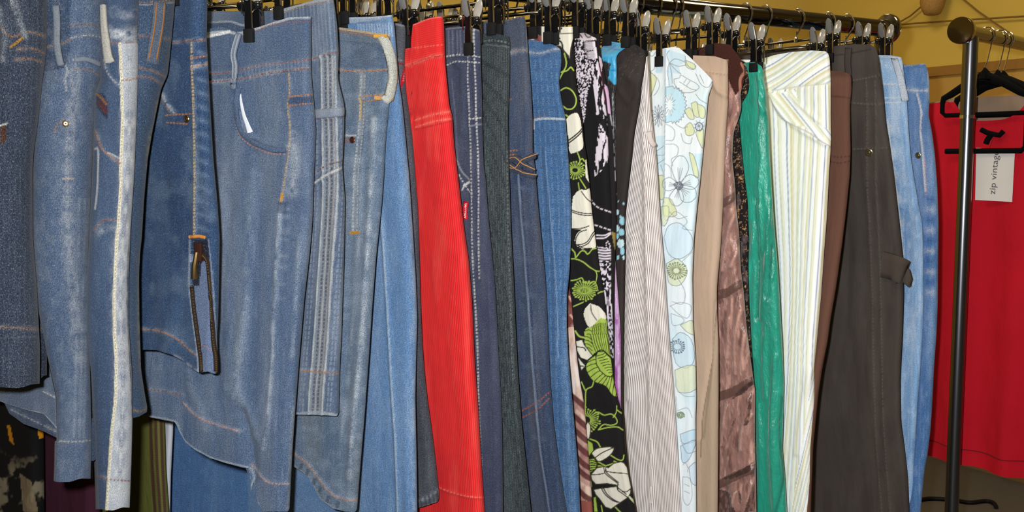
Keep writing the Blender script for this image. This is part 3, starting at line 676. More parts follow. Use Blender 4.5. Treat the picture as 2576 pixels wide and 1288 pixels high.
# ---- jeans with a thick pale belt loop
c = Cloth([(972, 60), (985, 88), (988, 150), (984, 230), (976, 300), (970, 360), (966, 440), (960, 520), (946, 650), (936, 780), (928, 900), (917, 1050), (906, 1180), (898, 1286)],
          [(820, 64), (846, 68), (900, 75), (950, 83), (985, 88)], [(400, 1000), (560, 1090), (700, 1160), (735, 1172), (760, 1188), (776, 1202), (790, 1230), (804, 1254), (838, 1280), (866, 1288), (898, 1289)], yaw=28, yf=-.19, r=.010, rt=[(60, .006), (300, .011)], W=.36, fine=190, st=2.4, base=(102, 122, 146), seed=16)
c.denim((156, 168, 182), (66, 88, 122), a=.6); c.mottle((126, 128, 124), .35, 60, 200, .45, .75, 5)
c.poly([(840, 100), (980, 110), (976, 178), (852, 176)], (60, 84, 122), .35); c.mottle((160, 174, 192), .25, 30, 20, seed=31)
c.line([(844, 70), (900, 78), (985, 90)], 5, (214, 190, 150), .9); c.line([(846, 77), (900, 85), (985, 96)], 3, ORANGE, .9, dash=(6, 2)); c.seam([(852, 176), (900, 180), (975, 176)], ORANGE, a=.7); c.step([(700, 40), (990, 80), (990, 178), (900, 182), (700, 178)], .0014)
dbl = [(912, 190), (910, 240), (908, 300), (900, 380), (894, 440), (892, 500), (890, 580)]
for o in (-4, 7): c.line([(x+o, y) for x, y in dbl], 2.8, (206, 206, 202), .9, dash=(6, 3))
c.wear(dbl, 10, (184, 192, 200), .6, 24); c.ridge([(x+12, y) for x, y in dbl], 6, .0018); c.line([(880, 586), (900, 585)], 7, GOLD)
c.seam([(904, 246), (930, 240), (972, 238)], ORANGE, a=.5); c.line([(908, 256), (960, 250)], 2.4, ORANGE, dash=(5, 3)); c.line([(904, 246), (908, 262), (906, 300)], 2.6, (226, 190, 110), .9)
c.line([(862, 341), (894, 341)], 4, (196, 198, 198), .8); c.poly([(862, 346), (886, 346), (886, 358), (862, 362)], (132, 100, 92), .6)
rd = [(940, 300), (930, 500), (920, 700), (905, 900), (888, 1050), (878, 1200)]
c.wear(rd, 9, (196, 204, 212), .7, 30); c.ridge(rd, 10, .003); c.wear([(900, 600), (884, 800), (868, 1000), (850, 1150)], 5, (180, 190, 200), .55, 40); c.ridge([(880, 600), (872, 800), (860, 1000)], 14, -.0035)
c.seam([(735, 1138), (744, 1146), (769, 1163), (804, 1208), (838, 1245), (873, 1259), (898, 1259)], (200, 140, 100), a=.6); c.line([(740, 1174), (760, 1187), (776, 1201), (790, 1228), (804, 1252), (838, 1278)], 4, (150, 156, 160), .7)
for k, (x, y) in enumerate([(758, 1170), (774, 1184), (790, 1208), (806, 1228), (826, 1252), (850, 1266)]): c.poly([(x-3, y-6), (x+5, y-2), (x, y+14), (x-8, y+10)], (44, 56, 78), .5)
r = garment('jeans', 'washed blue-grey jeans with one thick pale belt loop at the waist', 'jeans', c, GJ, (852, 66), 'washed jeans with the thick pale belt loop')
c.finish(r, 'leg', 'denim', [('waistband', [(600, 0), (1050, 0), (1050, 178), (975, 178), (900, 182), (852, 178), (600, 176)]), ('hem', [(600, 1100), (735, 1139), (744, 1147), (769, 1164), (804, 1209), (838, 1246), (873, 1260), (960, 1261), (960, 1400), (600, 1400)])])
c.strip([(966, 92), (975, 120), (981, 160), (982, 200), (975, 240), (966, 256)], 24, 'belt_loop', (206, 206, 196), 'denim_soft', .006, .004, label='thick pale belt loop')
c.strip([(953, 91), (974, 92)], 8, 'bar_tack', (216, 160, 60), 'cotton', .011, .001); c.strip([(952, 248), (978, 250)], 9, 'bar_tack', (216, 160, 90), 'cotton', .009, .001)
c.rivet(887, 352, 8.5, 'rivet', M_COPPER)

# ---- light blue twill jeans
c = Cloth([(985, 30), (992, 60), (1003, 200), (1012, 260), (1016, 300), (1030, 450), (1040, 600), (1046, 700), (1050, 800), (1047, 900), (1045, 1000), (1048, 1150), (1050, 1288)],
          [(858, 44), (900, 43), (950, 42), (990, 37)], 1650, yaw=26, yf=-.19, r=.011, rt=[(40, .006), (400, .011)], W=.36, fine=190, base=(108, 144, 188), seed=17)
c.denim((168, 190, 216), (80, 116, 164), a=.5)
for x in range(900, 990, 7): c.line([(x, 60), (x+3, 92)], 2.6, (196, 212, 230), .6)
c.poly([(855, 44), (930, 44), (985, 48), (900, 56), (858, 60)], (176, 190, 206), .8); c.line([(858, 46), (930, 44), (990, 39)], 4, (206, 214, 222), .8); c.line([(858, 58), (905, 58), (950, 52)], 2, (116, 136, 166), dash=(5, 3))
s1 = [(955, 500), (962, 580), (972, 720), (980, 850), (988, 1000), (996, 1120), (1000, 1288)]
c.line(s1, 4, (176, 196, 216), .85); c.line([(x-4, y) for x, y in s1], 3, (88, 116, 156), .6); c.ridge(s1, 5, .002); c.wear([(1026, 400), (1042, 700), (1040, 1000), (1042, 1280)], 9, (180, 200, 222), .6, 40)
c.seam([(985, 192), (1005, 194), (1014, 198)], PALE, w=2, wear=(190, 200, 214)); c.line([(985, 206), (1012, 204)], 4, (190, 202, 214), .8)
r = garment('jeans', 'light blue twill jeans with a long pale side seam, left of the dark grey pair', 'jeans', c, GJ, (872, 60), 'light blue twill jeans')
c.finish(r, 'leg', 'denim_twill', [('waistband', [(600, -20), (1100, -20), (1100, 188), (600, 194)])])

# ---- dark grey jeans showing between
c = Cloth([(1012, 50), (1021, 70), (1020, 110), (1017, 160), (1020, 220), (1027, 270), (1038, 350), (1044, 430), (1051, 520), (1055, 640), (1058, 760), (1062, 860), (1068, 940), (1076, 1010), (1086, 1080), (1096, 1160), (1105, 1245), (1104, 1262)],
          [(980, 56), (1000, 58), (1021, 64)], [(1040, 1280), (1060, 1276), (1085, 1268), (1105, 1262)], yaw=25, yf=-.145, r=.010, rt=[(60, .006), (300, .010)], W=.32, fine=95, base=(74, 76, 86), seed=18)
c.denim((128, 132, 138), (44, 46, 56), a=.5); c.line([(990, 60), (1021, 66)], 4, (150, 150, 150), .7); c.line([(1000, 150), (1022, 154)], 3, (140, 140, 146), dash=(5, 3)); c.line([(1000, 158), (1022, 163)], 5, (130, 40, 52), .9)
c.poly([(1018, 165), (1024, 170), (1018, 205), (1008, 226), (1008, 200)], (186, 26, 48)); c.line([(1020, 172), (1014, 206)], 2, (230, 200, 190), dash=(3, 3))
c.seam([(1046, 1262), (1070, 1254), (1104, 1234)], (146, 150, 156), a=.6); c.line([(1046, 1280), (1104, 1263)], 3, (130, 134, 140), .7)
for k in range(5): c.line([(1056+k*11, 1256-k*5), (1059+k*11, 1276-k*4)], 4, (50, 54, 68), .6)
r = garment('jeans', 'charcoal grey jeans peeping out between light blue jeans and red corduroys', 'jeans', c, GJ, (962, 72), 'charcoal jeans beside the red corduroys')
c.finish(r, 'leg', 'denim', [('waistband', [(900, 0), (1100, 0), (1100, 156), (900, 150)]), ('hem', [(900, 1290), (1046, 1266), (1070, 1256), (1150, 1226), (1150, 1400), (900, 1400)])])

# ---- red corduroys
c = Cloth([(1112, 30), (1117, 60), (1119, 130), (1121, 170), (1127, 230), (1131, 270), (1138, 290), (1142, 360), (1152, 440), (1166, 560), (1180, 660), (1188, 760), (1194, 900), (1204, 1040), (1212, 1180), (1220, 1290)],
          [(1016, 122), (1034, 120), (1040, 62), (1060, 54), (1085, 45), (1116, 40)], 1420, yaw=25, yf=-.19, r=.011, rt=[(40, .007), (400, .011)], W=.34, fine=170, st=2.4, base=(222, 44, 44), seed=19, m=1.06)
c.mottle((206, 36, 44), .5, 40, 200); c.mottle((236, 84, 74), .4, 14, 120, .5, .8, 4)
c.seam([(1022, 166), (1060, 154), (1090, 142), (1120, 140)], (240, 110, 96), wear=(238, 104, 92), a=.6); c.step([(900, 30), (1130, 30), (1130, 140), (1090, 142), (1022, 168), (900, 180)], .0022)
c.line([(1028, 122), (1070, 118), (1116, 112)], 2, (240, 120, 104), .8, dash=(5, 3)); c.line([(1040, 64), (1080, 48), (1117, 43)], 3, (240, 120, 106), .7)
for a_, b_ in (((1046, 302), (1138, 280)), ((1048, 320), (1140, 298))):
    c.seam([a_, ((a_[0]+b_[0])/2, (a_[1]+b_[1])/2-3), b_], (240, 116, 100), wear=(240, 100, 88), a=.6)
c.step([(900, 330), (1046, 304), (1140, 284), (1300, 250), (1300, 1500), (900, 1500)], .0016); c.line([(1048, 326), (1140, 304)], 3, (176, 24, 34), .6)
c.seam([(1100, 1224), (1160, 1244), (1220, 1252)], (240, 116, 104), wear=None)
# wale coordinate: fine vertical ribs, turning level in the waistband
leg = c.X-np.interp(c.Y, [150, 300, 600, 900, 1288], [1122, 1138, 1172, 1194, 1220])*1.0
lean = np.where(c.Y < 290, c.X+(c.Y-290)*(-.16), leg+1140)
wb = c.inside([(900, 0), (1160, 0), (1160, 138), (1090, 142), (1022, 166), (900, 180)])
c.pat[..., 0] = np.where(wb, (c.Y+.22*c.X)/5.2, lean/4.6); c.pat[..., 1] = np.where(wb, .55, .25+.75*sstep(-75, -25, leg)*(1-.6*sstep(-14, 0, leg)))
r = garment('corduroy_trousers', 'bright red corduroy trousers, the only red pair on the main rail', 'trousers', c, GT, (1029, 118), 'red corduroy trousers')
c.finish(r, 'leg', 'cord', [('waistband', [(900, -20), (1160, -20), (1160, 138), (1090, 142), (1060, 154), (1022, 167), (900, 190)]), ('yoke', [(900, 190), (1022, 167), (1060, 154), (1090, 142), (1160, 138), (1160, 282), (1046, 303), (900, 335)])])

# ---- navy jeans with white stitching
c = Cloth([(1200, 60), (1208, 78), (1210, 160), (1213, 260), (1214, 330), (1217, 420), (1222, 450), (1228, 540), (1238, 640), (1245, 720), (1250, 800), (1255, 900), (1261, 1000), (1264, 1100), (1265, 1288)],
          [(1100, 68), (1122, 72), (1170, 66), (1209, 76)], 1650, yaw=24, yf=-.19, r=.009, rt=[(60, .006), (400, .009)], W=.36, fine=115, st=2.3, base=(66, 72, 96), seed=20)
c.denim((112, 116, 132), (46, 52, 80), a=.5)
for x in (1128, 1138, 1150, 1158, 1168, 1192): c.line([(x, 78), (x+2, 140)], 3.5, (128, 132, 148), .5); c.ridge([(x, 78), (x+2, 140)], 4, .0018)
c.line([(1122, 72), (1170, 68), (1208, 78)], 4, (150, 146, 152), .7)
c.seam([(1124, 142), (1160, 138), (1210, 144)], WHITE, wear=None, w=2.2, dash=(5, 3)); c.seam([(1124, 164), (1150, 155), (1210, 158)], WHITE, wear=None, w=2.2, dash=(5, 3))
for o, p_ in ((0, [(1176, 70), (1178, 150), (1178, 200), (1182, 290), (1184, 360), (1186, 480), (1188, 620), (1196, 760), (1203, 900), (1206, 1040), (1212, 1180), (1216, 1288)]), (1, [(1193, 74), (1194, 150), (1196, 200), (1198, 290), (1202, 380), (1204, 480), (1203, 560), (1206, 700)])):
    c.line(p_, 2.6, (214, 212, 208), .95, dash=(6, 3)); c.ridge(p_, 5, .0014)
c.line([(1182, 300), (1212, 296)], 2.4, WHITE, dash=(5, 3)); c.line([(1182, 318), (1212, 312)], 4, (150, 152, 166), .7); c.step([(1180, 288), (1216, 284), (1216, 316), (1180, 320)], .0014)
c.line([(1148, 400), (1160, 430), (1180, 452)], 3, (170, 170, 176), .8); c.line([(1154, 440), (1166, 462), (1180, 482)], 2.2, WHITE, dash=(5, 3)); c.line([(1166, 467), (1180, 458)], 5, WHITE); c.line([(1162, 478), (1168, 464)], 2.5, WHITE)
c.line([(1136, 200), (1146, 300), (1150, 400)], 3, (120, 122, 140), .6); c.ridge([(1150, 160), (1166, 190), (1162, 330)], 10, .003)
r = garment('jeans', 'navy jeans with white top stitching and a small red tab', 'jeans', c, GJ, (1218, 138), 'navy jeans with the small red tab')
c.finish(r, 'leg', 'denim_soft', [('waistband', [(1000, 20), (1260, 20), (1260, 150), (1160, 146), (1000, 160)])])
tb = c.strip([(1174, 507), (1171, 530), (1172, 552)], 15, 'label_tab', (206, 34, 48), 'cotton', .0014, label='red woven tab with white lettering')
TAB = (c, tb)

# ---- black-green jeans with slubby vertical streaks
c = Cloth([(1278, 80), (1283, 100), (1282, 200), (1278, 300), (1280, 400), (1285, 560), (1292, 700), (1297, 820), (1303, 940), (1312, 1060), (1325, 1180), (1336, 1288)],
          [(1205, 86), (1222, 86), (1240, 82), (1262, 88), (1283, 92)], 1650, yaw=23, yf=-.19, r=.0085, rt=[(80, .0055), (400, .0085)], W=.36, fine=90, base=(50, 58, 62), seed=21)
c.denim((92, 102, 104), (34, 40, 44), a=.6)
for k, x in enumerate(range(1214, 1284, 6)): c.line([(x, 120), (x+2, 500), (x+12, 900), (x+38, 1288)], 1.8, (104, 114, 114), .45, dash=(30+k*3, 14))
c.step([(1200, 70), (1290, 70), (1290, 110), (1200, 106)], .003); c.line([(1222, 104), (1250, 102), (1282, 110)], 3, (130, 136, 136), .8, dash=(5, 3)); c.line([(1222, 112), (1282, 118)], 4, (104, 110, 112), .8)
c.line([(1276, 380), (1282, 700), (1290, 960)], 2, (126, 132, 132), .7, dash=(6, 5))
r = garment('jeans', 'blackish green jeans with slubby vertical streaks and a narrow waistband', 'jeans', c, GJ, (1243, 88), 'blackish green streaky jeans')
c.finish(r, 'leg', 'denim_slub', [('waistband', [(1100, 40), (1300, 40), (1300, 118), (1250, 108), (1100, 108)])])

# ---- dark blue jeans with a braided band
c = Cloth([(1318, 36), (1324, 60), (1328, 130), (1336, 220), (1340, 300), (1340, 380), (1346, 420), (1352, 500), (1362, 600), (1372, 700), (1378, 820), (1383, 940), (1392, 1060), (1408, 1180), (1426, 1288)],
          [(1240, 54), (1262, 52), (1300, 44), (1321, 40)], 1650, yaw=22, yf=-.19, r=.009, rt=[(60, .0055), (400, .009)], W=.36, fine=110, base=(60, 74, 102), seed=22)
c.denim((110, 118, 132), (46, 60, 92), a=.55); c.mottle((100, 98, 100), .35, 30, 200, .45, .75, 9)
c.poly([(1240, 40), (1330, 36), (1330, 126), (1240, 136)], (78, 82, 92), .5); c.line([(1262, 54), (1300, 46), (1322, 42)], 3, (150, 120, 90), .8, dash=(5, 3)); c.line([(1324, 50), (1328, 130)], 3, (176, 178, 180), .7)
c.seam([(1278, 136), (1300, 128), (1330, 126)], (150, 120, 110), a=.8); c.line([(1276, 252), (1285, 250)], 3, (190, 120, 60))
c.line([(1284, 380), (1300, 378)], 2.5, ORANGE, dash=(4, 3)); c.line([(1282, 390), (1296, 388)], 2.5, ORANGE, dash=(4, 3))
mr = [(1306, 440), (1312, 540), (1322, 660), (1332, 780), (1340, 900), (1350, 1020), (1362, 1140), (1384, 1288)]
c.line(mr, 4, (132, 146, 170), .8); c.ridge(mr, 7, .003); c.line([(x+5, y) for x, y in mr], 3, (40, 52, 80), .7)
c.line([(1312, 1034), (1350, 1012), (1385, 985)], 2.4, (180, 100, 60), .9, dash=(5, 3)); c.line([(1314, 1050), (1352, 1030), (1384, 1000)], 2.4, (180, 100, 60), .9, dash=(5, 3))
for k in range(8): c.wear([(1300+k*6, 470+k*90), (1330+k*6, 476+k*90)], 6, (110, 124, 146), .4, 10)
r = garment('jeans', 'dark blue jeans with a twisted braid of denim below the hip', 'jeans', c, GJ, (1252, 74), 'dark blue jeans with the denim braid')
c.finish(r, 'leg', 'denim', [('waistband', [(1100, 0), (1345, 0), (1345, 126), (1300, 129), (1278, 137), (1100, 145)])])
for pts in ([(1284, 402), (1302, 398), (1318, 410), (1340, 430)], [(1286, 424), (1304, 424), (1320, 404), (1340, 392)], [(1284, 412), (1300, 424), (1316, 434), (1342, 444)]):
    b_ = c.strip(pts, 15, 'braid', (66, 72, 88), 'denim', .003, .005); c.cord([(x, y-4) for x, y in pts], 1.1, 'braid_stitching', pl('tan_thread', (176, 120, 60), .8) if 'tan_thread' not in bpy.data.materials else bpy.data.materials['tan_thread'], b_, .009)

# ---- mid blue crosshatch jeans
c = Cloth([(1406, 110), (1412, 130), (1412, 165), (1406, 205), (1412, 250), (1422, 290), (1426, 340), (1432, 420), (1437, 500), (1437, 600), (1433, 680), (1427, 740), (1426, 820), (1430, 900), (1440, 1010), (1448, 1100), (1455, 1180), (1460, 1288)],
          [(1315, 98), (1340, 101), (1375, 106), (1400, 116), (1413, 127)], 1650, yaw=22, yf=-.19, r=.008, rt=[(100, .005), (400, .0085)], W=.34, fine=120, base=(72, 108, 152), seed=23)
c.denim((130, 158, 190), (48, 82, 130), a=.45)
for o in range(-80, 80, 13): c.line([(1400+o, 150), (1416+o, 400), (1424+o, 700), (1436+o, 1288)], 1.8, (140, 166, 196), .35, dash=(22, 9))
c.seam([(1332, 132), (1360, 134), (1390, 126), (1412, 124)], (186, 190, 192), a=.7); c.step([(1200, 60), (1430, 60), (1430, 124), (1390, 128), (1200, 134)], .0014)
c.line([(1344, 302), (1370, 298), (1424, 300)], 5, (190, 200, 208), .9); c.line([(1344, 296), (1372, 288)], 3, (120, 90, 86), .9, dash=(4, 3)); c.step([(1300, 302), (1430, 302), (1440, 1290), (1300, 1290)], .0014); c.line([(1342, 308), (1343, 324)], 4, WHITE)
c.line([(1374, 380), (1392, 600), (1402, 760), (1404, 900)], 2.2, (150, 176, 204), .6); c.ridge([(1374, 380), (1392, 600), (1402, 760), (1400, 1000)], 9, .0025); c.ridge([(1418, 420), (1420, 700), (1412, 900)], 8, -.003); c.wear([(1420, 800), (1424, 1000), (1440, 1280)], 6, (130, 160, 194), .5, 30)
r = garment('jeans', 'mid blue crosshatched jeans hanging directly left of the black floral trousers', 'jeans', c, GJ, (1383, 100), 'mid blue crosshatched jeans')
c.finish(r, 'leg', 'denim_cross', [('waistband', [(1200, 40), (1440, 40), (1440, 122), (1390, 128), (1360, 135), (1200, 134)])])
# ---- brown and pink printed skirt, only its front edge shows low down
c = Cloth([(1366, 90), (1385, 160), (1410, 300), (1424, 420), (1436, 560), (1438, 690), (1444, 760), (1450, 830), (1456, 920), (1468, 1000), (1476, 1080), (1484, 1180), (1492, 1288)],
          [(1330, 92), (1350, 84), (1366, 94)], 1650, yaw=22, yf=-.135, r=.006, W=.3, fine=80, st=2.2, base=(226, 196, 176), seed=24)
c.poly([(1300, 60), (1500, 60), (1500, 700), (1460, 826), (1420, 830), (1300, 400)], (116, 62, 56)); c.mottle((150, 92, 84), .6, 14, 30)
c.poly([(1426, 824), (1462, 822), (1468, 860), (1430, 862)], (222, 176, 144)); c.line([(1436, 792), (1446, 806), (1462, 804)], 3, (220, 170, 150)); c.line([(1432, 745), (1440, 760), (1448, 748)], 3, (220, 170, 150))
c.mottle((236, 226, 220), .7, 20, 60, seed=3)
for k, y in enumerate((1016, 1062, 1096, 1128, 1160, 1186, 1238)):
    c.line([(1430, y-28-k*2), (1452, y-10), (1478, y+14), (1500, y+24)], 13, (92, 44, 44), .95)
    c.line([(1430, y-14-k*2), (1452, y+6), (1478, y+30), (1500, y+38)], 10, (166, 112, 106), .6)
c.poly([(1440, 1256), (1500, 1262), (1500, 1300), (1440, 1300)], (150, 84, 72))
c.mottle((110, 60, 60), .5, 12, 60, .55, .8, 14)
r = garment('printed_skirt', 'brown and pink printed skirt showing as a strip left of the black floral trousers', 'skirt', c, None, (1352, 96), 'brown and pink printed skirt')
c.finish(r, 'body', 'cotton')

# ---- black floral trousers
CR = (232, 226, 208); GR = (168, 192, 84); BK = (30, 28, 28)
c = Cloth([(1441, 60), (1442, 100), (1444, 130), (1448, 200), (1458, 260), (1466, 310), (1470, 360), (1480, 420), (1488, 520), (1498, 600), (1506, 660), (1520, 740), (1532, 860), (1544, 960), (1556, 1010), (1566, 1040), (1572, 1120), (1580, 1190), (1600, 1288)],
          [(1330, 66), (1384, 67), (1400, 68), (1441, 67)], 1650, yaw=21, yf=-.19, r=.0085, rt=[(60, .005), (400, .0085)], W=.34, fine=150, st=1.6, base=BK, seed=25)
c.soft = .8
A_, B_, C_ = (1380, 60, 3.22), (1400, 420, 2.927), (1400, 848, 2.927)
c.tf = A_
c.poly([(-60, 16), (200, 16), (205, 110), (192, 150), (180, 200), (172, 282), (150, 262), (120, 220), (95, 182), (0, 155), (-60, 150)], CR, edge=(60, 56, 50))
for p in ([(58, 36), (80, 60), (72, 95), (68, 125), (100, 146), (112, 175), (118, 210), (160, 262)], [(0, 65), (50, 85), (90, 120)], [(80, 60), (105, 35)]):
    c.line(p, 4, (50, 46, 42)); 
c.line([(0, 84), (195, 76)], 2, (120, 112, 100))
for p in ([(128, 240), (144, 320), (122, 380), (74, 400)], [(68, 482), (90, 440), (120, 390), (150, 378), (180, 352), (204, 378)], [(88, 544), (140, 518), (190, 542), (222, 600), (218, 655), (190, 688), (150, 690), (118, 668)], [(138, 738), (166, 756)]):
    c.line(p, 2.9, GR)
c.poly([(145, 770), (170, 740), (215, 722), (242, 735), (262, 800), (274, 900), (282, 990), (256, 1025), (205, 1045), (172, 1042), (160, 950)], CR, sm=4)
for o in (0, 22): c.line([(158, 945+o), (205, 912+o), (245, 878+o), (272, 846+o)], 3, (50, 46, 42))
for p in ([(232, 1035), (254, 1100), (244, 1140)], [(254, 1100), (276, 1094), (290, 1112), (306, 1104)]): c.line(p, 2.6, GR)
c.poly([(298, 1104), (308, 1110), (316, 1200), (330, 1288), (300, 1240)], CR)
c.tf = (0, 0, 1.); c.burst(1446, 428, 27, GR, 22, 1.6)
c.tf = B_
for p in ([(160, 118), (166, 172)], [(172, 90), (216, 156)]): c.line(p, 2.4, GR)
c.poly([(112, 300), (120, 220), (150, 180), (182, 165), (215, 172), (242, 156), (252, 200), (264, 260), (272, 340), (284, 440), (294, 560), (290, 592), (250, 606), (190, 606), (150, 582), (135, 540), (146, 496), (180, 462), (112, 456)], CR)
for p in ([(112, 318), (160, 334), (220, 344), (272, 342)], [(112, 330), (160, 348), (220, 358), (272, 354)], [(180, 180), (222, 232), (264, 266)], [(112, 456), (180, 452), (240, 434)], [(282, 470), (230, 542), (190, 568), (150, 574)], [(282, 492), (236, 556), (190, 584), (160, 590)], [(216, 464), (172, 480), (146, 520), (140, 560)], [(150, 575), (200, 600), (260, 600)]):
    c.line(p, 2.2, (40, 37, 34))
for p in ([(110, 600), (135, 630), (140, 668)], [(145, 666), (180, 620), (206, 622), (225, 642), (260, 610), (306, 594)], [(104, 676), (150, 680), (200, 704), (240, 740), (290, 766), (332, 766)], [(290, 766), (300, 800), (285, 852)], [(112, 836), (150, 830), (186, 818), (205, 850), (240, 856), (270, 844), (295, 880), (304, 912)], [(300, 932), (350, 914)], [(130, 1026), (165, 1010), (196, 996)]):
    c.line(p, 2.6, GR)
c.tf = (0, 0, 1.); c.burst(1470, 731, 31, GR, 26, 1.7, .42); c.line([(1470+11*math.cos(t), 731+8*math.sin(t)) for t in np.linspace(0, 6.28, 14)], 2.2, GR)
for o in (-6, -2, 2, 6): c.line([(1470+o, 726), (1471+o, 736)], 2, GR)
c.tf = B_
c.poly([(246, 1005), (212, 1040), (199, 1080), (214, 1140), (245, 1182), (290, 1140), (330, 1115), (364, 1122), (360, 1080), (320, 1036), (285, 1020)], CR, sm=3)
c.line([(250, 1015), (256, 1070), (292, 1130)], 1.8, (40, 37, 34))
c.poly([(290, 1140), (325, 1112), (366, 1122), (386, 1170), (400, 1300), (205, 1300), (204, 1212), (222, 1184), (258, 1180)], GR)
for k in range(9): c.line([(270+k*13, 1165-k*4 if k < 4 else 1150), (262+k*14, 1220), (268+k*16, 1300)], 1.5, (30, 36, 14))
for k in range(3): c.line([(206, 1210+k*30), (236, 1200+k*30), (262, 1212+k*30)], 1.5, (30, 36, 14))
c.line([(142, 1206), (170, 1245), (205, 1258)], 3.6, GR)
c.tf = C_
c.poly([(205, -20), (400, -20), (408, 80), (414, 180), (370, 120), (330, 98), (288, 112), (256, 138), (218, 84)], GR)
for k in range(9): c.line([(250+k*17, -20), (262+k*17, 40), (292+k*14, 100+abs(k-3)*6)], 1.5, (30, 36, 14))
for k in range(4): c.line([(206, -4+k*26), (236, 2+k*26), (262, 22+k*26)], 1.5, (30, 36, 14))
for pp in ([(146, 28), (190, 18), (206, 60), (266, 138), (226, 172), (180, 152), (155, 100)], [(155, 132), (190, 180), (216, 212), (186, 248), (176, 210)]): c.poly(pp, CR, edge=(40, 38, 34))
c.line([(150, 70), (200, 78), (215, 100)], 2.6, (40, 38, 34)); c.line([(176, 212), (200, 214)], 3, (60, 56, 40))
c.poly([(214, 212), (234, 170), (284, 132), (302, 104), (342, 100), (402, 150), (424, 200), (428, 262), (442, 322), (454, 402), (444, 442), (402, 422), (366, 372), (332, 350), (270, 326), (226, 262)], GR, sm=3, edge=(30, 36, 14))
c.poly([(300, 108), (288, 140), (292, 200), (320, 250), (360, 286), (404, 294), (424, 262), (424, 205), (398, 150), (346, 106)], GR, edge=(24, 28, 12), ew=2.)
for k in range(8):
    c.line([(292+k*9+k*k*.6, 140+k*18), (336+k*9, 128+k*19), (362+k*9 if k < 6 else 420, 122+k*20 if k > 1 else 112+k*20)], 1.5, (24, 28, 12))
for p, q in zip([(222, 190), (216, 222), (226, 262), (250, 296), (276, 328), (306, 340), (334, 352), (360, 366), (384, 396), (412, 426), (440, 436)], [(288, 166), (290, 196), (300, 222), (318, 246), (340, 268), (358, 284), (376, 290), (396, 294), (412, 290), (424, 300), (436, 330)]):
    c.line([p, ((p[0]+q[0])/2+6, (p[1]+q[1])/2-8), q], 1.5, (24, 28, 12))
for p in ([(272, 330), (260, 365), (222, 390), (218, 480), (214, 560)], [(188, 330), (216, 392)], [(280, 562), (310, 554), (350, 575), (400, 568), (436, 600), (442, 634), (400, 650), (345, 645), (310, 682)], [(310, 682), (380, 666), (450, 664), (490, 684)], [(414, 592), (440, 550), (446, 508)], [(450, 540), (480, 560)], [(245, 746), (300, 770), (326, 812)], [(395, 870), (450, 905), (490, 905), (500, 870)], [(306, 945), (350, 950), (420, 930)], [(420, 915), (470, 940)], [(310, 918), (340, 935), (360, 945)], [(244, 1000), (258, 1100)], [(330, 1240), (340, 1290)], [(430, 1245), (470, 1290)]):
    c.line(p, 2.5, GR)
c.tf = (0, 0, 1.); c.burst(1474, 1056, 38, GR, 15, 1.6, .35, True, -1.75, 1.35); c.tf = C_
for pp in ([(234, 620), (256, 660), (246, 742), (226, 742), (210, 680)], [(260, 852), (310, 816), (416, 814), (392, 872), (320, 916), (290, 892)]): c.poly(pp, CR, sm=3, edge=(60, 60, 40))
c.line([(290, 885), (340, 850), (410, 818)], 2.4, (60, 58, 40))
for pp in ([(230, 750), (270, 780), (278, 832), (240, 882), (228, 832)], [(230, 900), (280, 890), (306, 930), (292, 970), (250, 1000), (234, 950)], [(270, 1180), (292, 1172), (306, 1290), (276, 1290)]): c.poly(pp, GR, edge=(40, 50, 16))
for k in range(5): c.line([(234, 914+k*18), (266, 906+k*18), (304, 922+k*12)], 2.2, (30, 36, 14))
c.poly([(255, 1012), (300, 962), (352, 952), (382, 962), (420, 930), (470, 920), (502, 930), (522, 960), (532, 1020), (550, 1100), (548, 1152), (530, 1182), (490, 1172), (452, 1130), (440, 1090), (380, 1078), (290, 1082), (262, 1050)], CR, edge=(60, 58, 40))
for p in ([(350, 960), (362, 1002), (402, 1040), (448, 1080), (450, 1110), (510, 1160)], [(362, 966), (374, 1000), (410, 1034), (452, 1072)], [(358, 985), (430, 1000), (530, 1008)], [(480, 1140), (520, 1140), (545, 1120)], [(260, 1012), (310, 1010), (356, 1000)]): c.line(p, 2.1, (40, 37, 34))
c.poly([(274, 1122), (330, 1112), (440, 1100), (452, 1132), (520, 1184), (450, 1232), (404, 1266), (360, 1250), (320, 1192), (290, 1160)], CR, edge=(60, 58, 40))
for o in (0, 16): c.line([(332+o, 1112), (360+o, 1158), (410+o, 1198), (450+o*.5, 1216)], 2.4, (40, 37, 34))
c.line([(540, 1180), (585, 1230), (600, 1290)], 5, (206, 208, 170))
c.tf = (0, 0, 1.)
r = garment('floral_trousers', 'black trousers printed with cream flowers and lime green outlines', 'trousers', c, GT, (1396, 80), 'black floral trousers')
c.finish(r, 'leg', 'cotton', [('waistband', [(1200, 40), (1460, 40), (1460, 84), (1200, 87)])])

# ---- black and white printed dress
c = Cloth([(1476, 76), (1496, 84), (1502, 100), (1505, 140), (1512, 190), (1520, 240), (1528, 300), (1530, 360), (1532, 430), (1538, 520), (1538, 640), (1538, 720), (1544, 860), (1546, 1000), (1547, 1100)],
          [(1420, 90), (1440, 86), (1470, 82), (1500, 96)], 1030, yaw=21, yf=-.178, r=.0075, rt=[(80, .006), (400, .0075)], W=.32, fine=110, st=2.0, base=(26, 25, 27), seed=26)
PK = (226, 214, 224)
f = fbm(c.X/2.6+c.Y/16, c.Y/3.6-c.X/14, 5, 2); n_ = (sstep(.5, .54, f))
up = c.inside([(1430, 98), (1480, 96), (1500, 150), (1494, 190), (1478, 230), (1470, 300), (1458, 330), (1446, 260), (1432, 130)]); c.blend(n_*up, PK)
c.poly([(1436, 84), (1500, 80), (1504, 100), (1470, 102), (1440, 96)], (222, 206, 206)); 
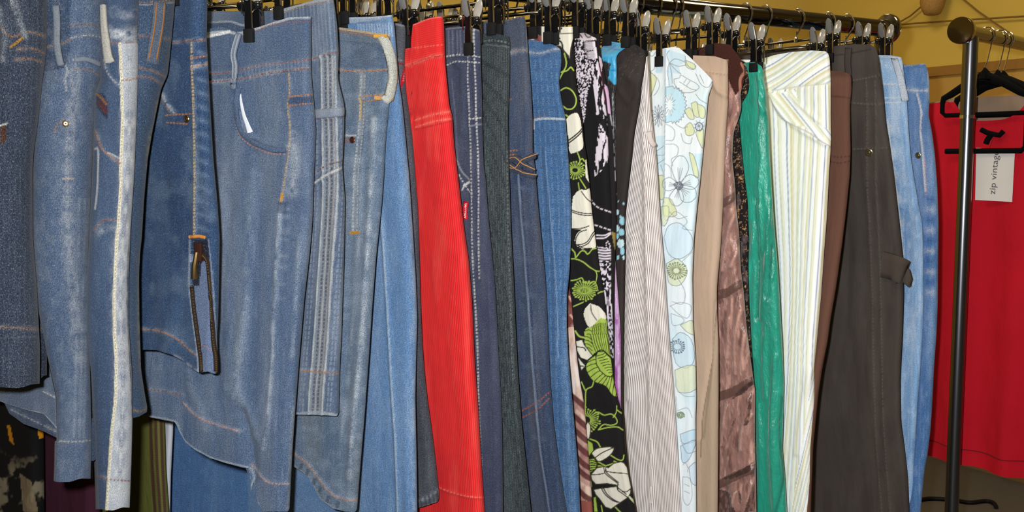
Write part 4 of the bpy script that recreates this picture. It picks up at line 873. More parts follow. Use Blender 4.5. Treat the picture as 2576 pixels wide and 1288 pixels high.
for p in ([(1444, 92), (1456, 86), (1464, 94)], [(1470, 84), (1478, 94), (1490, 88)]): c.line(p, 2.4, (40, 36, 36))
band = [(1504, 150), (1494, 180), (1492, 215), (1496, 240), (1500, 290), (1502, 340), (1498, 380), (1494, 420), (1494, 446), (1510, 432), (1528, 410), (1532, 380), (1530, 330), (1528, 290), (1520, 240), (1512, 190)]
c.poly(band, PK); f2 = fbm(c.X/6+c.Y/60, c.Y/22-c.X/18, 9, 2); c.blend(sstep(.56, .6, f2)*c.inside(band), (30, 28, 30)); c.blend(sstep(.46, .5, fbm(c.X/4, c.Y/4, 3, 2))*c.inside([(1500, 290), (1528, 288), (1530, 335), (1502, 335)]), (26, 25, 27))
for p in ([(1476, 490), (1500, 520), (1538, 534)], [(1494, 566), (1520, 574), (1540, 580)], [(1498, 592), (1520, 592), (1540, 584)], [(1498, 600), (1522, 598), (1540, 586)]): c.line(p, 2.6, PK, dash=(9, 3) if p[0][1] < 570 else None)
low = [(1500, 620), (1540, 626), (1540, 720), (1524, 730), (1514, 720)]; c.poly(low, PK)
for y in range(624, 660, 7): c.line([(1500, y), (1520, y+3), (1540, y+1)], 2.4, (28, 26, 30))
c.blend(sstep(.46, .5, fbm(c.X/5, c.Y/6, 8, 2))*c.inside([(1500, 656), (1540, 656), (1540, 725), (1514, 725)]), (28, 26, 30)); c.line([(1524, 612), (1530, 608), (1536, 622), (1526, 626), (1524, 612)], 2.4, PK, dash=(4, 2))
c.blend(sstep(.5, .56, fbm(c.X/3, c.Y/18, 4, 2))*c.inside([(1514, 730), (1540, 725), (1545, 830), (1528, 820)]), PK)
c.blend(sstep(.45, .55, fbm(c.X/3, c.Y/5, 14, 2))*c.inside([(1526, 790), (1545, 790), (1548, 900), (1536, 900)]), (190, 186, 196))
r = garment('printed_dress', 'black dress with a fine white scribble print and white care label', 'dress', c, None, (1450, 86), 'black and white printed dress')
c.finish(r, 'body', 'cotton')
c.strip([(1484, 104), (1486, 126)], 32, 'care_label', (232, 222, 226), 'cotton', .002, .0008, sm=2); c.strip([(1489, 121), (1492, 148)], 30, 'care_label', (234, 224, 228), 'cotton', .0028, .0008, sm=2)
for k in range(6): c.strip([(1480+k*4, 129-k*.6), (1482.5+k*4, 128.6-k*.6)], 3, 'label_print', (60, 54, 60), 'cotton', .0042, .0004, sm=2)

# ---- thin black garment with a pink edge
c = Cloth([(1508, 108), (1514, 150), (1524, 200), (1534, 240), (1540, 300), (1546, 380), (1550, 460), (1550, 560), (1548, 640), (1546, 760), (1546, 900), (1546, 1100)],
          [(1490, 112), (1508, 104), (1512, 110)], 1010, yaw=20, yf=-.170, r=.006, W=.3, fine=60, st=2.2, base=(34, 30, 32), seed=27)
c.poly([(1506, 140), (1518, 150), (1514, 180), (1506, 190)], (206, 186, 196)); c.poly([(1520, 212), (1530, 218), (1538, 290), (1530, 284)], (216, 176, 206)); c.line([(1508, 160), (1516, 220), (1522, 260)], 3, (120, 30, 70))
c.line([(1536, 290), (1544, 340), (1548, 420), (1550, 460)], 3, (196, 190, 196), .85, dash=(26, 9))
c.poly([(1538, 582), (1554, 588), (1556, 640), (1546, 626)], (150, 128, 70))
r = garment('black_dress', 'thin black dress edged in pink, squeezed between the scribble-print dress and the black skirt', 'dress', c, None, (1488, 94), 'thin black dress with the pink edge')
c.finish(r, 'body', 'cotton')

# ---- black dress with turquoise satin lining
c = Cloth([(1592, 100), (1585, 116), (1566, 124), (1550, 138), (1552, 175), (1551, 214), (1546, 240), (1550, 330), (1549, 430), (1548, 500), (1547, 640), (1550, 680), (1557, 770), (1562, 850), (1562, 1000), (1564, 1100)],
          [(1505, 132), (1520, 116), (1536, 104), (1560, 108), (1590, 114)], 1066, yaw=19, yf=-.162, r=.004, W=.28, fine=80, st=2.2, base=(26, 24, 26), seed=28, fold=.0012)
c.poly([(1500, 96), (1600, 96), (1600, 126), (1552, 140), (1554, 214), (1543, 212), (1530, 196), (1536, 160), (1512, 150)], (54, 162, 208)); c.poly([(1530, 104), (1550, 106), (1548, 126), (1532, 124)], (36, 128, 190), .7); c.line([(1530, 122), (1560, 126)], 2, (30, 110, 160)); c.line([(1530, 176), (1554, 178)], 2, (30, 110, 160))
c.poly([(1538, 670), (1552, 676), (1560, 770), (1564, 1290), (1545, 1290), (1540, 860)], (206, 166, 206)); c.mottle((150, 60, 150), .0); 
f = sstep(.45, .7, fbm(c.X/12, c.Y/60, 6, 3)); c.blend(f*c.inside([(1536, 670), (1566, 676), (1566, 1290), (1540, 1290)])*.9, (160, 70, 156))
r = garment('evening_dress', 'black dress with turquoise satin lining folded out at the top', 'dress', c, None, (1524, 116), 'black dress with the turquoise lining')
c.finish(r, 'body', 'satin', [('lining', [(1400, 80), (1620, 80), (1620, 127), (1552, 141), (1555, 215), (1530, 216), (1536, 160), (1400, 150)])])

# ---- plain black trousers
c = Cloth([(1616, 116), (1624, 128), (1626, 142), (1618, 190), (1612, 225), (1612, 246), (1604, 290), (1596, 330), (1588, 400), (1580, 470), (1574, 520), (1571, 560), (1573, 620), (1571, 700), (1567, 900), (1568, 1290)],
          [(1530, 136), (1556, 128), (1580, 118), (1600, 112), (1626, 130)], 1062, yaw=19, yf=[(100, -.19), (300, -.18), (600, -.148), (900, -.142)], r=.006, rt=[(110, .006), (500, .005), (700, .004)], W=.32, fine=110, st=2.6, base=(52, 46, 44), seed=29, fold=.003)
c.mottle((66, 58, 54), .5, 30, 60)
for k, (x, y, a_, b_) in enumerate([(1548, 489, 3, 5), (1556, 506, 2, 2), (1569, 512, 1.6, 3), (1554, 534, 5, 7), (1562, 545, 2, 3), (1566, 556, 6, 11), (1554, 574, 5, 9), (1564, 584, 7, 9), (1554, 594, 4, 7), (1562, 612, 8, 11), (1566, 632, 5, 10), (1556, 648, 4, 5), (1569, 648, 3, 5)]):
    c.poly([(x+a_*math.cos(t), y+b_*math.sin(t)) for t in np.linspace(0, 6.28, 12)], (150, 200, 214) if k % 3 else (196, 222, 226))
c.ridge([(1560, 230), (1585, 260), (1610, 240)], 8, .003); c.ridge([(1560, 170), (1590, 200)], 12, .004)
for k in range(46): x, y = 1558+_h(np.array([k]), np.array([1]), 3)[0]*60, 120+_h(np.array([k]), np.array([2]), 3)[0]*80; c.line([(x, y), (x+1, y)], 1.4, (120, 112, 106), .3)
r = garment('black_skirt', 'plain black soft skirt bulging in front of the pinstriped trousers', 'skirt', c, None, (1578, 120), 'plain black skirt')
c.finish(r, 'body', 'cotton')

# ---- pinstriped trousers
c = Cloth([(1630, 140), (1634, 200), (1638, 280), (1644, 335), (1650, 380), (1656, 450), (1664, 580), (1670, 640), (1676, 720), (1684, 840), (1694, 950), (1704, 1090), (1710, 1180), (1716, 1288)],
          [(1560, 160), (1612, 152), (1631, 140)], 1650, yaw=18, yf=-.168, r=.009, rt=[(140, .006), (500, .010)], W=.34, fine=175, st=2.6, base=(242, 234, 228), seed=30)
edge_ = np.interp(c.Y, [140, 300, 450, 640, 840, 1090, 1288], [1628, 1637, 1654, 1668, 1682, 1702, 1714])
split = np.interp(c.Y, [140, 450, 640, 840, 1090, 1288], [1616, 1628, 1627, 1630, 1640, 1640])
d1 = (c.X-edge_); left = c.X < split
pc = np.where(left, (c.X+.16*(c.Y-600)*(1-sstep(900, 1250, c.Y)*.55))/4.2, d1/4.0)
c.pat[..., 0] = pc+.25*fbm(c.X/40, c.Y/60, 3, 2)
c.ridge([(1618, 300), (1626, 500), (1628, 700), (1634, 900), (1640, 1288)], 7, .003); c.line([(1616, 460), (1624, 640), (1628, 760)], 3, (200, 190, 184), .6)
c.line([(1622, 556), (1634, 560)], 3, (240, 236, 232)); c.ridge([(1590, 600), (1584, 800), (1580, 1000)], 10, .003)
r = garment('pinstripe_trousers', 'white and brown pinstriped trousers', 'trousers', c, GT, (1610, 142), 'pinstriped trousers')
c.finish(r, 'leg', 'pin', [('waistband', [(1400, 100), (1700, 100), (1700, 176), (1400, 190)])])
c.strip([(1632, 330), (1636, 352), (1644, 368)], 13, 'belt_loop', (214, 200, 192), 'cotton', .003)

# ---- pale floral trousers
BL = (190, 222, 236); YG = (214, 220, 168); LN = (128, 134, 144); BS = (228, 236, 240)
c = Cloth([(1794, 116), (1794, 204), (1790, 222), (1783, 236), (1780, 260), (1777, 300), (1772, 350), (1766, 410), (1760, 470), (1754, 520), (1746, 600), (1742, 700), (1744, 820), (1750, 900), (1752, 1000), (1750, 1050), (1752, 1288)],
          [(1600, 132), (1630, 129), (1660, 124), (1692, 118), (1708, 120), (1734, 142), (1780, 188), (1794, 204)], 1650, yaw=17, yf=-.19, r=.008, rt=[(120, .005), (500, .009)], W=.36, fine=185, st=1.55, base=BS, seed=31, fold=.0016)
c.soft = .7
c.mottle((206, 230, 238), .7, 60, 90); Z = (1600, 100, 2.927); c.tf = Z
for pp in ([(220, 70), (290, 90), (365, 112), (360, 165), (320, 192), (250, 170)], [(225, 240), (330, 255), (310, 190), (255, 170)], [(140, 200), (195, 200), (195, 250), (145, 245)], [(235, 230), (250, 350), (270, 340), (268, 240)], [(150, 710), (215, 705), (212, 970), (155, 960)], [(432, 840), (500, 836), (490, 960), (440, 900)]): c.poly(pp, BL, .7)
zz = [(275+(92+7*(-1)**k)*math.cos(t), 480+(130+9*(-1)**k)*math.sin(t)) for k, t in enumerate(np.linspace(-1.6, 1.75, 30))]; c.poly([(222, 350)]+zz+[(222, 612)], BL, edge=LN, ew=1.2)
c.poly([(222+x, y) for x, y in [(0, 420), (40, 400), (52, 470), (44, 540), (0, 560)]], (226, 236, 240)); 
for k in range(14): t = k/14*6.28; c.line([(250+18*math.cos(t), 480+40*math.sin(t)), (250+(34+8*(k % 2))*math.cos(t), 480+(72+12*(k % 2))*math.sin(t))], 1.1, LN, .9)
for pp in ([(105, 240), (150, 280), (130, 360), (100, 420)], [(360, 150), (430, 180), (425, 220), (370, 200)], [(355, 520), (400, 500), (430, 580), (390, 580)], [(405, 470), (450, 460), (470, 560), (430, 560)], [(450, 470), (505, 500), (505, 570), (470, 570)], [(360, 640), (400, 610), (430, 660), (420, 700), (370, 700)], [(440, 680), (495, 660), (490, 800), (460, 740)], [(392, 830), (430, 860), (460, 1000), (430, 1000)], [(150, 1000), (212, 1010), (210, 1160), (165, 1160)], [(206, 1160), (260, 1180), (300, 1290), (206, 1290)]): c.poly(pp, YG, .85, sm=3, edge=LN, ew=1.1)
for k in range(9): t = k/9*6.28; c.line([(465, 635), (465+40*math.cos(t), 635+44*math.sin(t))], 1.1, LN)
c.line([(465+26*math.cos(t), 640+30*math.sin(t)) for t in np.linspace(0, 6.28, 12)], 2, (96, 100, 120))
for k, t in enumerate(np.linspace(0, 6.28, 12, endpoint=False)):                                     # dahlia on the left
    c.line([(165, 560), (165+30*math.cos(t-.2), 560+44*math.sin(t-.2)), (165+52*math.cos(t), 560+82*math.sin(t)), (165+30*math.cos(t+.2), 560+44*math.sin(t+.2)), (165, 560)], 1.1, LN)
    c.line([(165, 560), (165+24*math.cos(t+.26), 560+34*math.sin(t+.26))], 1.1, LN)
def petal(cx, cy, ang, L, W_):
    u = (math.cos(ang), math.sin(ang)); v = (-u[1], u[0])
    P_ = [(0, 0), (.3, .32), (.65, .5), (.95, .25), (1, 0), (.95, -.25), (.65, -.5), (.3, -.32), (0, 0)]
    c.line([(cx+u[0]*a*L+v[0]*b*W_, cy+u[1]*a*L+v[1]*b*W_) for a, b in P_], 1.3, LN)
    for o in (-.14, 0, .14): c.line([(cx+u[0]*L*.15, cy+u[1]*L*.15), (cx+u[0]*L*.6+v[0]*o*W_, cy+u[1]*L*.6+v[1]*o*W_)], 1.3, LN, .8)
for a, L, W_ in ((-1.5, 220, 130), (-.3, 150, 110), (.75, 150, 130), (1.75, 150, 110), (3.3, 120, 100)): petal(315, 1075, a, L, W_)
c.tf = (0, 0, 1.); c.burst(1707.6, 467, 12, (100, 104, 116), 14, 1.6, .4); c.tf = Z
for p in ([(80, 100), (120, 120), (145, 90)], [(90, 180), (100, 230), (130, 220), (140, 190)], [(100, 230), (160, 290), (172, 340), (150, 390), (130, 410)], [(245, 170), (230, 110), (245, 80)], [(245, 170), (290, 140), (360, 165)], [(245, 170), (310, 195), (370, 185)], [(245, 170), (300, 230), (330, 250)], [(245, 170), (235, 230), (245, 340)], [(245, 170), (260, 240), (268, 320)], [(280, 290), (320, 280), (330, 260), (400, 300), (440, 320), (465, 350), (430, 380), (380, 390), (330, 380), (285, 330), (280, 290)], [(320, 310), (400, 360), (440, 370)], [(350, 320), (370, 290)], [(370, 340), (395, 305)], [(360, 120), (380, 190), (430, 215), (440, 190)], [(440, 250), (480, 330), (530, 350), (560, 310)], [(470, 260), (500, 320)], [(440, 400), (470, 440), (520, 470)], [(290, 620), (340, 650), (380, 640)], [(330, 690), (350, 750), (400, 765), (415, 720)], [(222, 620), (270, 650), (285, 690), (270, 740), (222, 740)], [(222, 770), (280, 770), (310, 800), (300, 850), (260, 880), (270, 930)], [(215, 910), (250, 940), (260, 1010)], [(150, 820), (210, 780)], [(150, 850), (212, 850)], [(155, 915), (212, 880)], [(180, 920), (210, 1000)]): c.line(p, 1.2, LN, .9)
c.line([(219, 70), (217, 500), (213, 900), (208, 1200)], 2.2, (170, 180, 190)); c.ridge([(219, 70), (217, 500), (213, 900), (208, 1290)], 6, .002)
c.tf = (1640, 520, 1.677)
for pp, cc in (([(50, 130), (70, 80), (120, 70), (165, 120), (170, 180), (120, 220), (70, 200)], (200, 224, 240)), ([(86, 560), (120, 530), (165, 560), (180, 640), (150, 680), (100, 660)], BL), ([(96, 690), (150, 670), (188, 680), (186, 770), (110, 780)], YG), ([(120, 500), (170, 480), (184, 540), (150, 530)], YG), ([(118, 960), (186, 940), (186, 985), (130, 1000)], (176, 214, 236)), ([(120, 1010), (186, 985), (160, 1060), (128, 1080)], (176, 214, 236)), ([(60, 240), (110, 220), (150, 270), (120, 330), (70, 320)], YG), ([(40, 0), (70, 0), (66, 60), (44, 80)], YG), ([(155, 1100), (190, 1080), (190, 1170), (165, 1160)], (200, 220, 240))): c.poly(pp, cc, .6, sm=3, edge=LN, ew=1.1)
c.tf = (0, 0, 1.); c.burst(1702, 681, 26, (130, 140, 100), 22, 1.8, .35); c.burst(1704, 872, 22, (110, 124, 140), 18, 1.7, .45); c.burst(1712, 1044, 10, (120, 140, 100), 12, 1.5); c.tf = (1640, 520, 1.677)
for p in ([(60, 60), (100, 20), (150, 60), (130, 90), (170, 100)], [(70, 20), (110, 50), (150, 40)], [(50, 220), (60, 260), (80, 300)], [(170, 190), (130, 230)], [(110, 300), (140, 360), (130, 410), (85, 400)], [(76, 420), (120, 404), (165, 420), (150, 470), (110, 450), (80, 420)], [(80, 450), (130, 470), (130, 490), (90, 500), (80, 450)], [(110, 780), (140, 800), (180, 800)], [(110, 860), (150, 850), (170, 890)], [(100, 800), (106, 880)], [(124, 1000), (150, 1040), (190, 1030)], [(130, 1090), (140, 1080), (150, 1100), (150, 1120)], [(130, 1140), (160, 1150), (170, 1220), (150, 1260), (130, 1230), (130, 1140)], [(136, 1170), (156, 1180)], [(136, 1200), (158, 1210)]): c.line(p, 1.1, LN, .85)
c.tf = (0, 0, 1.)
r = garment('floral_trousers', 'pale blue and white floral trousers with grey line drawing', 'trousers', c, GT, (1661, 167), 'pale floral trousers')
c.finish(r, 'leg', 'cotton')

# ---- beige trousers
c = Cloth([(1828, 140), (1832, 160), (1832, 260), (1826, 340), (1822, 460), (1817, 560), (1812, 640), (1804, 720), (1804, 780), (1808, 860), (1808, 1000), (1806, 1288)],
          [(1700, 138), (1760, 140), (1800, 142), (1832, 152)], 1650, yaw=16, yf=-.19, r=.009, rt=[(130, .006), (500, .010)], W=.36, fine=115, base=(190, 164, 142), seed=33)
c.mottle((178, 154, 132), .5, 20, 200); c.seam([(1740, 172), (1790, 184), (1832, 188)], (170, 142, 120), wear=None); c.ridge([(1794, 196), (1806, 226), (1826, 240)], 8, .004)
c.line([(1804, 780), (1798, 860), (1780, 960), (1764, 1060), (1762, 1150)], 2.4, (124, 106, 88), .9); c.ridge([(1806, 760), (1796, 870), (1776, 980), (1762, 1100)], 7, -.004)
c.poly([(1804, 780), (1798, 860), (1780, 960), (1764, 1060), (1762, 1288), (1820, 1288), (1820, 780)], (164, 144, 122), .6)
r = garment('beige_trousers', 'plain beige cotton trousers', 'trousers', c, GT, (1736, 150), 'plain beige trousers')
c.finish(r, 'leg', 'cotton', [('waistband', [(1500, 100), (1900, 100), (1900, 188), (1832, 189), (1790, 185), (1740, 173), (1500, 160)])])

# ---- brown satin dress with velvet top
c = Cloth([(1873, 112), (1873, 170), (1874, 200), (1862, 235), (1866, 270), (1858, 300), (1846, 330), (1842, 400), (1850, 470), (1852, 520), (1860, 590), (1864, 680), (1872, 740), (1878, 820), (1888, 900), (1892, 930), (1900, 985), (1899, 1100), (1902, 1200), (1903, 1288)],
          [(1700, 138), (1736, 130), (1770, 118), (1800, 108), (1836, 112), (1862, 146), (1873, 170)], 1650, yaw=15, yf=-.19, r=.009, rt=[(110, .007), (500, .010)], W=.34, fine=130, st=2.3, base=(150, 110, 100), seed=34, fold=.003, lam=.03)
c.mottle((212, 164, 148), .75, 8, 40, .5, .75); c.mottle((92, 58, 50), .75, 8, 36, .54, .78, 5)  # satin highlights and dark folds painted into the colour as mottling
c.poly([(1680, 90), (1900, 90), (1900, 190), (1862, 225), (1850, 240), (1832, 200), (1832, 150), (1680, 150)], (66, 34, 28)); c.mottle((52, 26, 22), .0)
c.line([(1866, 160), (1874, 180), (1862, 200), (1864, 235)], 7, (190, 130, 108), .8)
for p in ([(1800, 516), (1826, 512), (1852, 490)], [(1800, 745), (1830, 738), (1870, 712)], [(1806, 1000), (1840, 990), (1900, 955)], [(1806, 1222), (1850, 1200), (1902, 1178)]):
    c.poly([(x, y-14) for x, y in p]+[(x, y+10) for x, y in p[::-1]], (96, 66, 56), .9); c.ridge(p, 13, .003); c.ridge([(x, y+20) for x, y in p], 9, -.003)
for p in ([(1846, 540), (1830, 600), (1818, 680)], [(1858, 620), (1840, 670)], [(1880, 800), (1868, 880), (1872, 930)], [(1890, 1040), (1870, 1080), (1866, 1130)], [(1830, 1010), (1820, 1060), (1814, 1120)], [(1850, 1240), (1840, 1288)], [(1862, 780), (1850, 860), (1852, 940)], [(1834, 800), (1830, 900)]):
    c.ridge(p, 6, .004); c.line(p, 5, (206, 158, 140), .5)  # pale highlight painted along each crinkle ridge
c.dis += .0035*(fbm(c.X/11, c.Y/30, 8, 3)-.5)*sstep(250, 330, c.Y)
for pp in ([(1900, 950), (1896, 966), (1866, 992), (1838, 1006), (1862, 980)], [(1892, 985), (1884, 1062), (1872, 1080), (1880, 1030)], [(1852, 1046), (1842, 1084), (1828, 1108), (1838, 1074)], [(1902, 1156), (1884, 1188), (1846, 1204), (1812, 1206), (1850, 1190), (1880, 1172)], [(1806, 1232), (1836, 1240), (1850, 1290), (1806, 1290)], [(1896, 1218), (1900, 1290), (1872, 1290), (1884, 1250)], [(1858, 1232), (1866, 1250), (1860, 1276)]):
    f = c.inside(pp)*(.55+.45*sstep(.35, .6, fbm(c.X/6, c.Y/14, 21, 2))); c.blend(f*.85, (52, 30, 26)); c.dis -= .002*f  # dark fold shade painted as wedges, slightly sunk into the cloth
r = garment('satin_dress', 'brown crinkled satin dress with a dark brown velvet top', 'dress', c, None, (1789, 138), 'brown satin dress')
c.partmat = {'velvet_top': 'velvet'}
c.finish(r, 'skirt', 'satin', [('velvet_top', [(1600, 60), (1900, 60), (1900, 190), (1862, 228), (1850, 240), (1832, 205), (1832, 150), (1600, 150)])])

# ---- black and gold patterned dress
c = Cloth([(1872, 150), (1886, 180), (1886, 214), (1882, 236), (1862, 264), (1858, 290), (1864, 360), (1872, 440), (1880, 500), (1884, 600), (1882, 660), (1884, 760), (1890, 870), (1896, 940), (1900, 1000), (1902, 1288)],
          [(1840, 156), (1860, 150), (1874, 156)], 1600, yaw=14, yf=-.165, r=.006, W=.3, fine=70, st=2.1, base=(32, 27, 26), seed=35)
f = fbm(c.X/9, c.Y/9, 3, 2); c.blend(sstep(.035, .0, np.abs(f-.5))*.95, (196, 150, 104)); f = fbm(c.X/13+5, c.Y/13, 13, 2); c.blend(sstep(.02, .0, np.abs(f-.52))*.9, (150, 112, 84)); c.mottle((92, 80, 82), .7, 16, 30, .6, .75, 3)
r = garment('patterned_dress', 'black dress with a curling gold print, tucked beside the green satin trousers', 'dress', c, None, (1838, 148), 'black and gold dress')
c.finish(r, 'body', 'cotton')

# ---- green satin trousers
c = Cloth([(1906, 152), (1918, 168), (1926, 220), (1932, 290), (1936, 380), (1942, 480), (1948, 570), (1956, 660), (1962, 760), (1968, 860), (1972, 960), (1970, 1060), (1968, 1130), (1974, 1190), (1980, 1288)],
          [(1840, 160), (1876, 157), (1900, 156), (1920, 170)], 1650, yaw=13, yf=-.19, r=.010, rt=[(140, .007), (500, .0115)], W=.34, fine=125, st=2.4, base=(28, 148, 122), seed=36, fold=.0022, lam=.028)
c.mottle((44, 176, 148), .5, 22, 200); c.mottle((16, 112, 94), .5, 12, 160, .55, .8, 7)
ln = [(1906, 190), (1912, 280), (1906, 330), (1912, 400), (1908, 470), (1912, 560), (1914, 640)]
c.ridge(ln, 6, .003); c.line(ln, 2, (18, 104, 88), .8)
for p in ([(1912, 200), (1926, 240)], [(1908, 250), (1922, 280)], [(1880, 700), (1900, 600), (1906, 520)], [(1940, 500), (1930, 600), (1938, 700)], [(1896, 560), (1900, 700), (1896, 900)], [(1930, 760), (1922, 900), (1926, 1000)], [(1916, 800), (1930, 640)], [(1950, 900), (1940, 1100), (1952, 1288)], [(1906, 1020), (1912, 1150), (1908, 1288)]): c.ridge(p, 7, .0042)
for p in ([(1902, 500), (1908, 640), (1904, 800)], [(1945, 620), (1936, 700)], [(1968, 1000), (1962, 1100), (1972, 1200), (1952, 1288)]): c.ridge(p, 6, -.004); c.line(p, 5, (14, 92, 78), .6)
r = garment('satin_trousers', 'emerald green satin trousers', 'trousers', c, GT, (1916, 180), 'emerald green satin trousers')
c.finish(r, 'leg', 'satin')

# ---- cream trousers with fine stripes
c = Cloth([(2078, 126), (2087, 140), (2090, 200), (2090, 300), (2091, 360), (2088, 400), (2085, 450), (2080, 550), (2073, 640), (2066, 740), (2056, 850), (2048, 930), (2049, 1000), (2042, 1130), (2039, 1288)],
          [(1900, 150), (1926, 146), (1950, 138), (1990, 131), (2040, 127), (2076, 129), (2088, 138)], 1650, yaw=12, yf=-.19, r=.011, rt=[(120, .006), (500, .012)], W=.36, fine=185, st=2.0, base=(236, 232, 222), seed=37, fold=.0014)
SC = [((236, 234, 226), 7), ((206, 204, 172), 3), ((204, 212, 196), 4), ((240, 240, 236), 6), ((186, 194, 212), 3), ((222, 222, 200), 5), ((238, 238, 236), 5), ((218, 212, 172), 4), ((226, 226, 214), 4), ((170, 180, 200), 3), ((240, 240, 240), 8), ((200, 206, 180), 3), ((232, 228, 206), 6), ((240, 240, 240), 10), ((150, 160, 184), 3), ((236, 236, 232), 5), ((206, 196, 148), 3), ((224, 216, 190), 4)]
tot = sum(w for _, w in SC)
def stripes(coord, mask):
    u = np.mod(coord, tot); a0 = 0
    for cc, w in SC:
        c.blend((sstep(a0-.8, a0+.8, u)*(1-sstep(a0+w-.8, a0+w+.8, u)))*mask, cc); a0 += w
top_ = c.inside([(1880, 90), (2110, 90), (2110, 208), (2060, 214), (2000, 218), (1930, 230), (1880, 236)])
fl = c.inside([(1930, 232), (1960, 236), (2000, 222), (2010, 260), (2050, 310), (2098, 332), (2098, 372), (2070, 362), (2030, 320), (1990, 312), (1960, 296)])
edge2 = np.interp(c.Y, [200, 330, 450, 640, 850, 1288], [2090, 2092, 2085, 2073, 2056, 2038])
fanw = np.interp(c.Y, [200, 600, 900, 1288], [1.0, .95, .8, .68])
body = (c.X-edge2)/fanw+18*np.sin(c.Y/170)*sstep(2040, 1960, c.X)
low = sstep(0, 1, (c.X-(2096-(c.Y-800)*.22))/40)*sstep(880, 1000, c.Y)
stripes(body, (~top_ & ~fl)*1.0); stripes((c.Y*.86+c.X*.5+6*np.sin(c.X/40)), top_*1.0); stripes((c.Y*.62-c.X*.78), fl*1.0)
stripes((c.X+.24*(c.Y-930))/.62, c.inside([(2000, 1230), (2030, 1040), (2044, 930), (2070, 930), (2070, 1300), (1990, 1300)])*1.0)
c.line([(1942, 228), (2000, 219), (2086, 210)], 2.5, (200, 196, 186), .8); c.ridge([(1942, 228), (2000, 219), (2086, 210)], 4, -.002)
c.ridge([(1940, 240), (1970, 290), (2020, 330), (2094, 372)], 7, .004); c.line([(1936, 240), (1962, 292), (2000, 316), (2040, 336), (2094, 374)], 2.6, (170, 166, 160), .8); c.ridge([(2040, 930), (2020, 1020), (2004, 1140)], 8, .003); c.ridge([(1990, 240), (2010, 262), (2060, 306)], 6, .003)
r = garment('striped_trousers', 'cream trousers with fine blue, yellow and grey stripes', 'trousers', c, GT, (1900, 176), 'cream striped trousers')
c.finish(r, 'leg', 'cotton', [('waistband', [(1700, 60), (2120, 60), (2120, 206), (2000, 218), (1930, 231), (1700, 250)]), ('pocket_flap', [(1930, 232), (1960, 237), (2000, 222), (2010, 260), (2050, 310), (2099, 332), (2099, 374), (2070, 364), (2030, 322), (1990, 314), (1960, 298)])])

# ---- brown trousers
c = Cloth([(2130, 178), (2142, 188), (2142, 230), (2138, 262), (2140, 380), (2138, 440), (2130, 520), (2118, 620), (2104, 720), (2090, 800), (2082, 860), (2068, 930), (2058, 1000), (2046, 1120), (2040, 1288)],
          [(2060, 182), (2092, 178), (2120, 180), (2143, 188)], 1650, yaw=11, yf=-.19, r=.010, rt=[(170, .007), (500, .010)], W=.34, fine=70, base=(98, 68, 56), seed=38)
c.seam([(2088, 392), (2114, 395), (2141, 392)], (76, 50, 40), wear=None); c.seam([(2088, 406), (2114, 410), (2140, 404)], (76, 50, 40), wear=None); c.line([(2090, 242), (2120, 244), (2140, 248)], 3, (82, 56, 46))
r = garment('brown_trousers', 'plain chocolate brown trousers beside the cream striped pair', 'trousers', c, GT, (2036, 156), 'chocolate brown trousers')
c.finish(r, 'leg', 'cotton', [('waistband', [(1900, 100), (2200, 100), (2200, 250), (2140, 247), (1900, 240)])])

# ---- charcoal trousers with hammer loop
c = Cloth([(2213, 108), (2213, 160), (2220, 220), (2228, 310), (2238, 370), (2248, 440), (2258, 530), (2268, 620), (2272, 660), (2273, 740), (2270, 840), (2266, 910), (2264, 960), (2266, 1060), (2276, 1130), (2284, 1200), (2288, 1288)],
          [(2040, 124), (2074, 122), (2110, 114), (2150, 111), (2190, 112), (2204, 122), (2213, 158)], 1650, yaw=9, yf=-.19, r=.009, rt=[(100, .007), (500, .009)], W=.34, fine=230, base=(64, 58, 54), seed=39)
c.mottle((76, 70, 64), .4, 40, 90); c.mottle((54, 48, 46), .5, 20, 160, seed=6)
c.line([(2086, 140), (2130, 136), (2190, 124)], 3, (44, 40, 38), .8); c.seam([(2090, 206), (2150, 202), (2212, 190)], (84, 78, 72), wear=None, dash=(5, 3)); c.seam([(2138, 258), (2180, 262), (2222, 262)], (84, 78, 72), wear=None)
for x0 in (2180, 2202): c.seam([(x0, 204), (x0+2, 300), (x0+2, 450), (x0+8, 560), (x0+14, 700), (x0+18, 900), (x0+24, 1100), (x0+38, 1288)], (84, 78, 70), wear=(78, 72, 66), a=.5, w=2.2)
c.seam([(2138, 376), (2180, 374), (2230, 372)], (84, 78, 72), wear=None); c.line([(2126, 140), (2130, 206)], 4, (52, 47, 44))
r = garment('cargo_trousers', 'charcoal work trousers with a brass snap and a tool loop on the leg', 'trousers', c, GT, (2092, 138), 'charcoal work trousers')
c.finish(r, 'leg', 'cotton', [('waistband', [(1900, 60), (2300, 60), (2300, 184), (2212, 190), (2150, 203), (2090, 207), (1900, 215)])])
c.rivet(2186, 384, 9.5, 'snap_button', M_STEEL, 'pale brass snap')
c.strip([(2222, 664), (2250, 672), (2276, 690), (2276, 700)], 62, 'tool_loop', (66, 58, 52), 'cotton', .006, .003, w2=58)
c.strip([(2136, 120), (2134, 160), (2138, 206)], 16, 'belt_loop', (58, 52, 49), 'cotton', .003)

